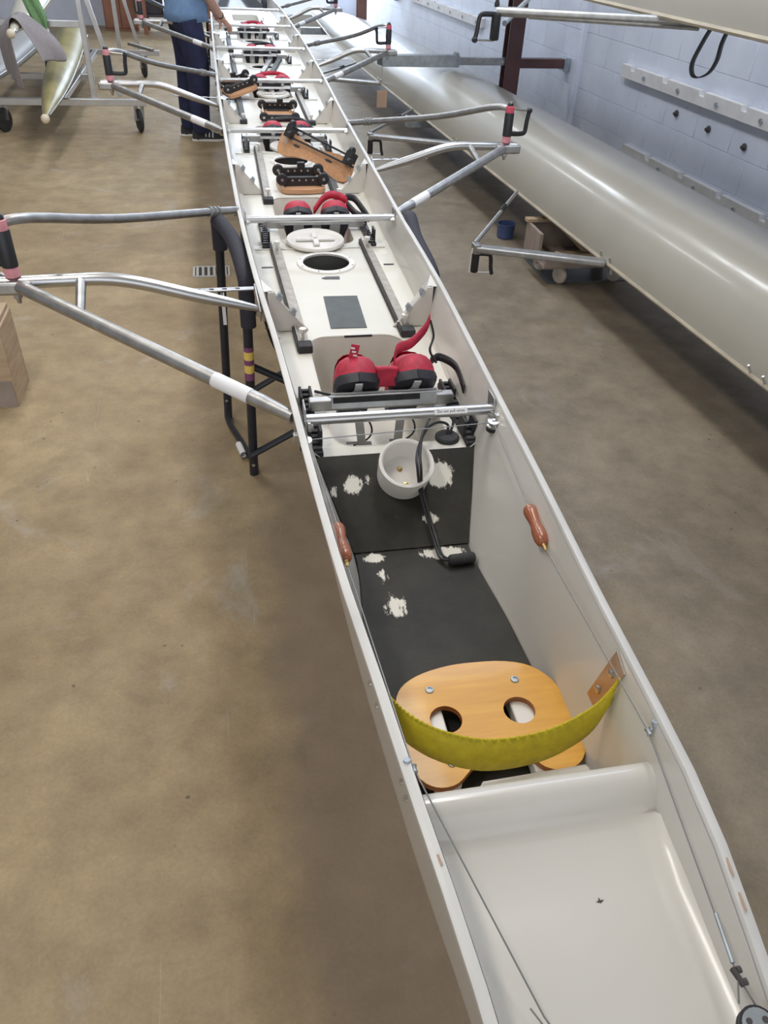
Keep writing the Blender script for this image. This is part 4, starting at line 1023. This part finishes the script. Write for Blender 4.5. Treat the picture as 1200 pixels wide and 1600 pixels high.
# ================================================================== BOAT TROLLEY (far left)
tr = thing('boat_trolley', (-1.6, 9.3, 0), 'aluminium boat trolley on black casters behind the left riggers', 'trolley')
def bar_(n, a, b_, w=.05, h=.05, m=ALUB): return build(n, MB().bar(a, b_, w, h), m, tr, bev=.003)
for y, n_ in ((8.0, 0), (9.25, 0), (10.9, 0)):
    bar_('cross_beam', (-2.35, y, .25), (-.975 if y != 9.25 else -1.55, y, .25), .05, .055)
bar_('spine', (-1.70, 8.0, .25), (-1.70, 10.9, .25)); 
for y in (8.05, 10.9):
    bar_('upright', (-1.42, y, .27), (-1.42, y, 1.75), .045, .045); bar_('raking_leg', (-1.205, y+.12, .27), (-1.42, y+.10, 1.25), .045, .04)
    bar_('upright', (-2.30, y, .27), (-2.30, y, 1.75), .045, .045)
bar_('shelf_beam', (-2.35, 8.25, .815), (-1.44, 8.25, .815), .05, .05); bar_('shelf_beam', (-2.35, 10.7, .815), (-1.44, 10.7, .815), .05, .05)
bar_('low_rail', (-1.30, 10.75, .36), (-1.02, 10.5, .33), .04, .03, ALU)
for i, (x, y) in enumerate(((-1.055, 8.02), (-2.22, 8.02), (-1.17, 10.85), (-2.22, 10.85), (-1.98, 9.4))):
    q = Vector((1, .35, 0)).normalized() if i % 2 == 0 else Vector((1, -.5, 0)).normalized(); c = Vector((x, y, .098))
    w = build('caster_wheel', MB().lathe([(.03, -.018), (.082, -.018), (.096, -.012), (.098, 0), (.096, .012), (.082, .018), (.03, .018)], c, q, 28), [RUBBER, TREAD][0], tr)
    h = MB().lathe([(.018, -.022), (.018, .022)], c, q, 12)
    for k in range(5):
        an = 2*math.pi*k/5; dv = Vector((0, 0, 1))*math.cos(an)+q.cross(Vector((0, 0, 1)))*math.sin(an); h.bar(c-q*.018+dv*.018, c-q*.018+dv*.078, .016, .006, q)
    build('wheel_spokes', h, BLACKP, w)
    f = MB()
    for s in (-1, 1): f.bar(c+q*.028*s, c+q*.028*s+Vector((.01, .03, .13)), .005, .035, (q.x, q.y, 0))
    f.box(c+Vector((.01, .03, .13)), (.075, .075, .008)); build('caster_fork', f, STEEL, tr)
# hulls on the trolley
def bow_hull(name, tipc, endc, wmax, hmax, label, m, ball=True, L0=0.0):
    tipc, endc = Vector(tipc), Vector(endc); d = (endc-tipc); L = d.length; d.normalize(); sx_ = d.cross(Vector((0, 0, 1))).normalized(); up = sx_.cross(d)
    o = thing(name, (endc.x, endc.y, 0), label, 'boat', 'narrow boats on the trolley')
    wf_ = curve([0, .05, .2, .4, .7, 1], [.012, .030, .085, .125, wmax*.92, wmax]); hf = curve([0, .05, .2, .5, 1], [.015, .03, .07, hmax*.8, hmax])
    rows = []
    for i in range(29):
        q = i/28; w, h = wf_(q), hf(q); c = tipc+d*(L*q); r = []
        for j in range(21):
            a = 2*math.pi*j/20; r.append(c+sx_*w*math.cos(a)+up*(h*(math.sin(a) if math.sin(a) > 0 else .9*math.sin(a))))
        rows.append(r)
    g = MB().grid(rows, flip=True); g.f.append(tuple(range(28*21, 28*21+20))); g.m.append(0)
    build('hull', g, m, o, angle=60)
    g = MB()
    for s in (-1, 1): g.tube([tipc+d*(L*q)+sx_*s*(wf_(q)+.001) for q in np.linspace(.03, 1, 24)], .006, 6)
    build('seam_strip', g, ALU, o)
    if ball: build('bow_ball', MB().ell(tipc-d*.012, (.034, .034, .034)), mat('bow_ball_rubber', (.75, .66, .52), .6), o)
    return o
bow_hull('olive_hull', (-1.665, 6.95, .325), (-1.93, 10.9, .415), .165, .14, 'olive-yellow pointed hull with a pale bow ball on the trolley', OLIVE)
bow_hull('cream_hull', (-1.905, 7.55, .815), (-2.06, 10.9, .955), .15, .14, 'cream hull draped with a grey towel on the trolley shelf', CREAM)
bow_hull('pale_hull', (-2.36, 7.9, .37), (-2.32, 10.9, .42), .15, .14, 'pale grey hull low at the left end of the trolley', GREYS, ball=False)
def sheet(name, prof, y0, y1, m, label, cat, spread, th=.008):
    # prof runs over the hull from one hem to the other; spread widens the hanging ends
    rows = []; top = max(z for x, z in prof); kt = [i for i, (x, z) in enumerate(prof) if z == top][0]
    for i in range(21):
        v = i/20; y = y0+(y1-y0)*v; r = []
        for k, (x, z) in enumerate(prof):
            drop = min((top-z)/.2, 1); sgn = -1 if k < kt else 1
            hem = (.09 if sgn < 0 else -.02)*v*drop*(1 if k in (0, len(prof)-1) else .5)
            r.append(Vector((x+sgn*spread[0 if sgn < 0 else 1]*v*drop+.016*math.sin(15*v+z*4)*drop, y+.02*math.sin(z*9+v*7)*drop, z+hem+.008*math.sin(7*v))))
        rows.append(r)
    o = build(name, MB().grid(rows), m); md = o.modifiers.new('solid', 'SOLIDIFY'); md.thickness = th; md2 = o.modifiers.new('sub', 'SUBSURF'); md2.levels = 1; md2.render_levels = 1
    return tag(o, label, cat)
sheet('grey_towel', [(-1.955, .37), (-1.955, .46), (-1.965, .60), (-1.965, .72), (-1.965, .80), (-1.955, .875), (-1.92, .915), (-1.87, .885), (-1.845, .83), (-1.80, .74), (-1.765, .66), (-1.74, .58)], 7.76, 8.12, TOWEL, 'grey towel hung over the cream hull on the trolley', 'towel', (.16, .16))
gc_ = MB(); rows = []
for i in range(11):
    z = 1.12-.36*i/10; w_ = .065*(1-.0*i) if i < 8 else .065*(1-(i-7)/4); cx_ = -1.86+.115*i/10
    rows.append([Vector((cx_+w_*q, 8.16+.012*math.sin(5*q+z*9), z)) for q in np.linspace(-1, 1, 7)])
o = build('green_cloth', gc_.grid(rows), GREENC); md = o.modifiers.new('solid', 'SOLIDIFY'); md.thickness = .006
tag(o, 'green cloth hanging beside the cream hull', 'cloth')

# ================================================================== FAR CLUTTER
c = thing('brown_cabinet', (-1.5, 15.0, 0), 'reddish-brown cabinet against the far wall', 'cabinet')
build('carcass', MB().box((-1.74, 15.2, .65), (.50, .45, 1.3)), TAN, c, bev=.006)
for i in range(2): dd_ = build('cabinet_door', MB().box((-1.86+.25*i, 14.965, .65), (.235, .02, 1.22)), TAN, c, bev=.004); build('door_knob', MB().ell((-1.77+.07*i, 14.945, .7), (.014, .014, .014)), BRASS, dd_)
c = thing('dark_bench', (-.9, 14.8, 0), 'dark workbench standing behind the person', 'bench')
build('bench_top', MB().box((-.85, 14.9, .80), (1.1, .6, .06)), DARKM, c, bev=.006)
for x in (-1.35, -.35):
    for y in (14.65, 15.15): build('leg', MB().box((x, y, .385), (.07, .07, .77)), TAN, c, bev=.004)
build('lower_shelf', MB().box((-.85, 14.9, .25), (1.0, .5, .04)), DARKM, c, bev=.004)
for i, (x, w, h) in enumerate(((-1.22, .30, .26), (-.90, .26, .34), (-.58, .28, .22))):
    o = thing('tool_box', (x, 14.85, .27), ['dark squat toolbox leftmost on the bench shelf', 'tall dark toolbox in the middle of the bench shelf', 'low dark toolbox rightmost on the bench shelf'][i], 'box', 'toolboxes on the bench shelf')
    build('case', MB().box((x, 14.85, .27+h/2), (w, .34, h)), DARKM, o, bev=.01); build('handle', MB().tube(smooth_path([(x-.06, 14.85, .27+h), (x-.05, 14.85, .30+h), (x+.05, 14.85, .30+h), (x+.06, 14.85, .27+h)], 3), .008, 8), BLACKP, o)
o = tag(build('yellow_hose', MB().tube([(-1.04+.11*math.cos(a), 14.56, .60+.11*math.sin(a)) for a in np.linspace(-.9, 4.0, 22)], .026, 10), YELP), 'yellow curved hose hooked on the dark bench', 'hose')

# ================================================================== PERSON
per = thing('person', (-.50, 7.75, 0), 'person in a light blue shirt and navy trousers resting a hand on the boat', 'person')
bx, by = -.52, 7.78
bd = MB()
hipz = .93
for s, fy, fx_ in ((-1, -.085, .03), (1, .10, -.075)):        # -1 nearer leg (towards the camera)
    hip = (bx-.03+fx_*.5, by+s*.085, hipz); knee = (bx+fx_*.9+.01, by+fy*1.05, .50); ank = (bx+fx_-.005, by+fy*1.05, .075)
    bd.tube(smooth_path([hip, ((hip[0]+knee[0])/2+.012, (hip[1]+knee[1])/2, .72), knee, ((knee[0]+ank[0])/2-.008, (knee[1]+ank[1])/2, .28), ank], 5), [.122-.003*i for i in range(8)]+[.099-.0019*i for i in range(13)], 16)
lean = .10
bd.ell((bx-.03, by, .96), (.155, .175, .14)); bd.ell((bx-.02+lean*.3, by, 1.12), (.155, .170, .20)); bd.ell((bx-.01+lean*.8, by, 1.32), (.130, .185, .20)); 
bd.tube([(bx+lean*.9, by-.17, 1.42), (bx+lean*.9, by+.17, 1.42)], .062, 14); bd.ell((bx+lean*.8, by-.165, 1.41), (.07, .07, .07)); bd.ell((bx+lean*.8, by+.165, 1.41), (.07, .07, .07))
bd.tube([(bx+lean, by, 1.42), (bx+lean+.03, by, 1.56)], [.065, .055], 14)
hc = Vector((bx+lean+.06, by, 1.64)); bd.ell(hc, (.098, .076, .118)); bd.ell(hc+Vector((.03, 0, -.055)), (.062, .056, .062)); bd.ell(hc+Vector((.102, 0, -.012)), (.020, .013, .024)); bd.ell(hc+Vector((.088, 0, -.062)), (.014, .026, .009))
for s in (-1, 1): bd.ell(hc+Vector((-.005, s*.078, -.005)), (.020, .010, .032))
arms = []
for s, el, wr_ in ((-1, (bx+.13, by-.22, 1.16), (-.245, 8.02, .915)), (1, (bx+.10, by+.27, 1.17), (bx+.20, by+.22, .97))):
    sh = (bx+lean*.85, by+s*.19, 1.40); bd.tube([sh, Vector(sh).lerp(Vector(el), .5), el], [.058, .053, .046], 14)
    bd.tube([el, Vector(el).lerp(Vector(wr_), .35), wr_], [.043, .042, .028], 14); arms.append((Vector(el), Vector(wr_)))
    w0 = Vector(wr_); fwd = (w0-Vector(el)).normalized(); dn = Vector((.55, .45, -.70)).normalized() if s < 0 else Vector((.5, 0, -.85)).normalized()
    palm = w0+dn*.055; bd.tube([w0, w0+dn*.03, w0+dn*.085], [.027, .034, .036], 12, flat=.55, up=(0, 0, 1))
    sd_ = dn.cross(Vector((0, 0, 1))).normalized(); nb = sd_.cross(dn)
    for k, (ofs, L) in enumerate(((-.027, .060), (-.009, .072), (.009, .068), (.027, .052))):
        p0 = w0+dn*.08+sd_*ofs; p1 = p0+dn*L*.5+nb*.004; p2 = p1+(dn-nb*.7*(1)).normalized()*L*.35; p3 = p2+(dn*.4-nb).normalized()*L*.3
        bd.tube([p0, p1, p2, p3], [.0105, .0095, .0088, .007], 8)
    q0 = w0+dn*.03-sd_*.03; bd.tube([q0, q0-sd_*.025+dn*.025-nb*.01, q0-sd_*.032+dn*.052-nb*.022], [.013, .0115, .009], 8)
raw = build('body_raw', bd, SKIN); md = raw.modifiers.new('r', 'REMESH'); md.mode = 'VOXEL'; md.voxel_size = .0065
md = raw.modifiers.new('s', 'SMOOTH'); md.iterations = 4; md.factor = .5
bpy.context.view_layer.update(); dg = bpy.context.evaluated_depsgraph_get()
bm_ = bpy.data.meshes.new_from_object(raw.evaluated_get(dg)); loc = raw.location.copy(); bpy.data.objects.remove(raw)
body = bpy.data.objects.new('body', bm_); COL.objects.link(body); body.parent = per; body.location = loc-wloc(per)
bm_.materials.clear()
for m in (SKIN, NAVY, SHIRT): bm_.materials.append(m)
idx = []
for p in bm_.polygons:
    c = p.center+loc; mi = 0
    onarm = False
    for el, wr_ in arms:
        d_ = wr_-el; tq = (c-el).dot(d_)/d_.length_squared
        if tq > .04 and ((c-el)-d_*min(tq, 1)).length < (.06 if tq < 1 else .2) and c.z < 1.2: onarm = True
    if onarm: mi = 0
    elif c.z < .955: mi = 1
    elif c.z < 1.49: mi = 2
    idx.append(mi)
bm_.polygons.foreach_set('material_index', idx); bm_.polygons.foreach_set('use_smooth', [True]*len(idx))
sh_ = MB(); rows = []
for i in range(25):
    a = 2*math.pi*i/24; rows.append([Vector((bx-.02+math.cos(a)*.185, by+math.sin(a)*.198, .915)), Vector((bx-.02+math.cos(a)*.178, by+math.sin(a)*.192, .98)), Vector((bx-.0+math.cos(a)*.168, by+math.sin(a)*.182, 1.08)), Vector((bx+.01+math.cos(a)*.15, by+math.sin(a)*.17, 1.16))])
sh_.grid(rows, flip=True); so2 = build('shirt_hem', sh_, SHIRT, per); md = so2.modifiers.new('solid', 'SOLIDIFY'); md.thickness = .004
for fy, fx_ in ((-.09, .03), (.105, -.075)):
    cu_ = MB(); rows = []
    x, y = bx+fx_-.01, by+fy
    g = MB(); st = []
    for q, w, h in ((-.085, .02, .03), (-.08, .034, .07), (-.04, .04, .085), (.02, .042, .085), (.07, .046, .065), (.12, .048, .048), (.165, .040, .038), (.19, .02, .024)):
        r = []
        for i in range(11):
            a = math.pi*i/10; r.append(Vector((x+q, y+w*math.cos(a), .018+h*math.sin(a)**.8)))
        st.append(r)
    g.grid(st, flip=False); shoe = build('shoe', g, SHOEB, per, angle=60)
    g = MB(); ol = [(-.09, -.02), (-.075, -.036), (.0, -.042), (.11, -.052), (.17, -.042), (.2, -.018), (.2, .018), (.17, .042), (.11, .052), (.0, .042), (-.075, .036), (-.09, .02)]
    g.prism(closed_smooth(ol, 2), (x, y, .002), (1, 0, 0), (0, 1, 0), .022); build('sole', g, WHITEP, shoe, bev=.003)
    g = MB()
    for k in range(3):
        q = .045+.03*k; g.tube([Vector((x+q+.012*math.cos(a), y+.0475*math.cos(a), .020+(.078-.010*k)*math.sin(a)**.8)) for a in np.linspace(.25, 2.9, 9)], .005, 6)
    build('side_stripes', g, LABEL, shoe)
hp = MB(); rows = []
for i in range(9):
    ph = math.pi*.60*i/8; rows.append([hc+Vector((-.012+.104*math.sin(ph)*math.cos(a)*(1 if math.cos(a) < 0 else .80), .084*math.sin(ph)*math.sin(a), .006+.126*math.cos(ph)+(.05*max(math.cos(a), 0)*math.sin(ph)))) for a in np.linspace(0, 2*math.pi, 25)])
hp.grid(rows, flip=True); build('hair', hp, HAIR, per, angle=70)
for s in (-1, 1): build('eye', MB().ell(hc+Vector((.086, s*.032, .008)), (.010, .012, .008)), MARK, per)
wv = arms[0][0].lerp(arms[0][1], .90); wd_ = (arms[0][1]-arms[0][0]).normalized()
build('wrist_watch', MB().lathe([(.030, -.010), (.0335, -.009), (.0335, .009), (.030, .010)], wv, wd_, 18), BLACKP, per)
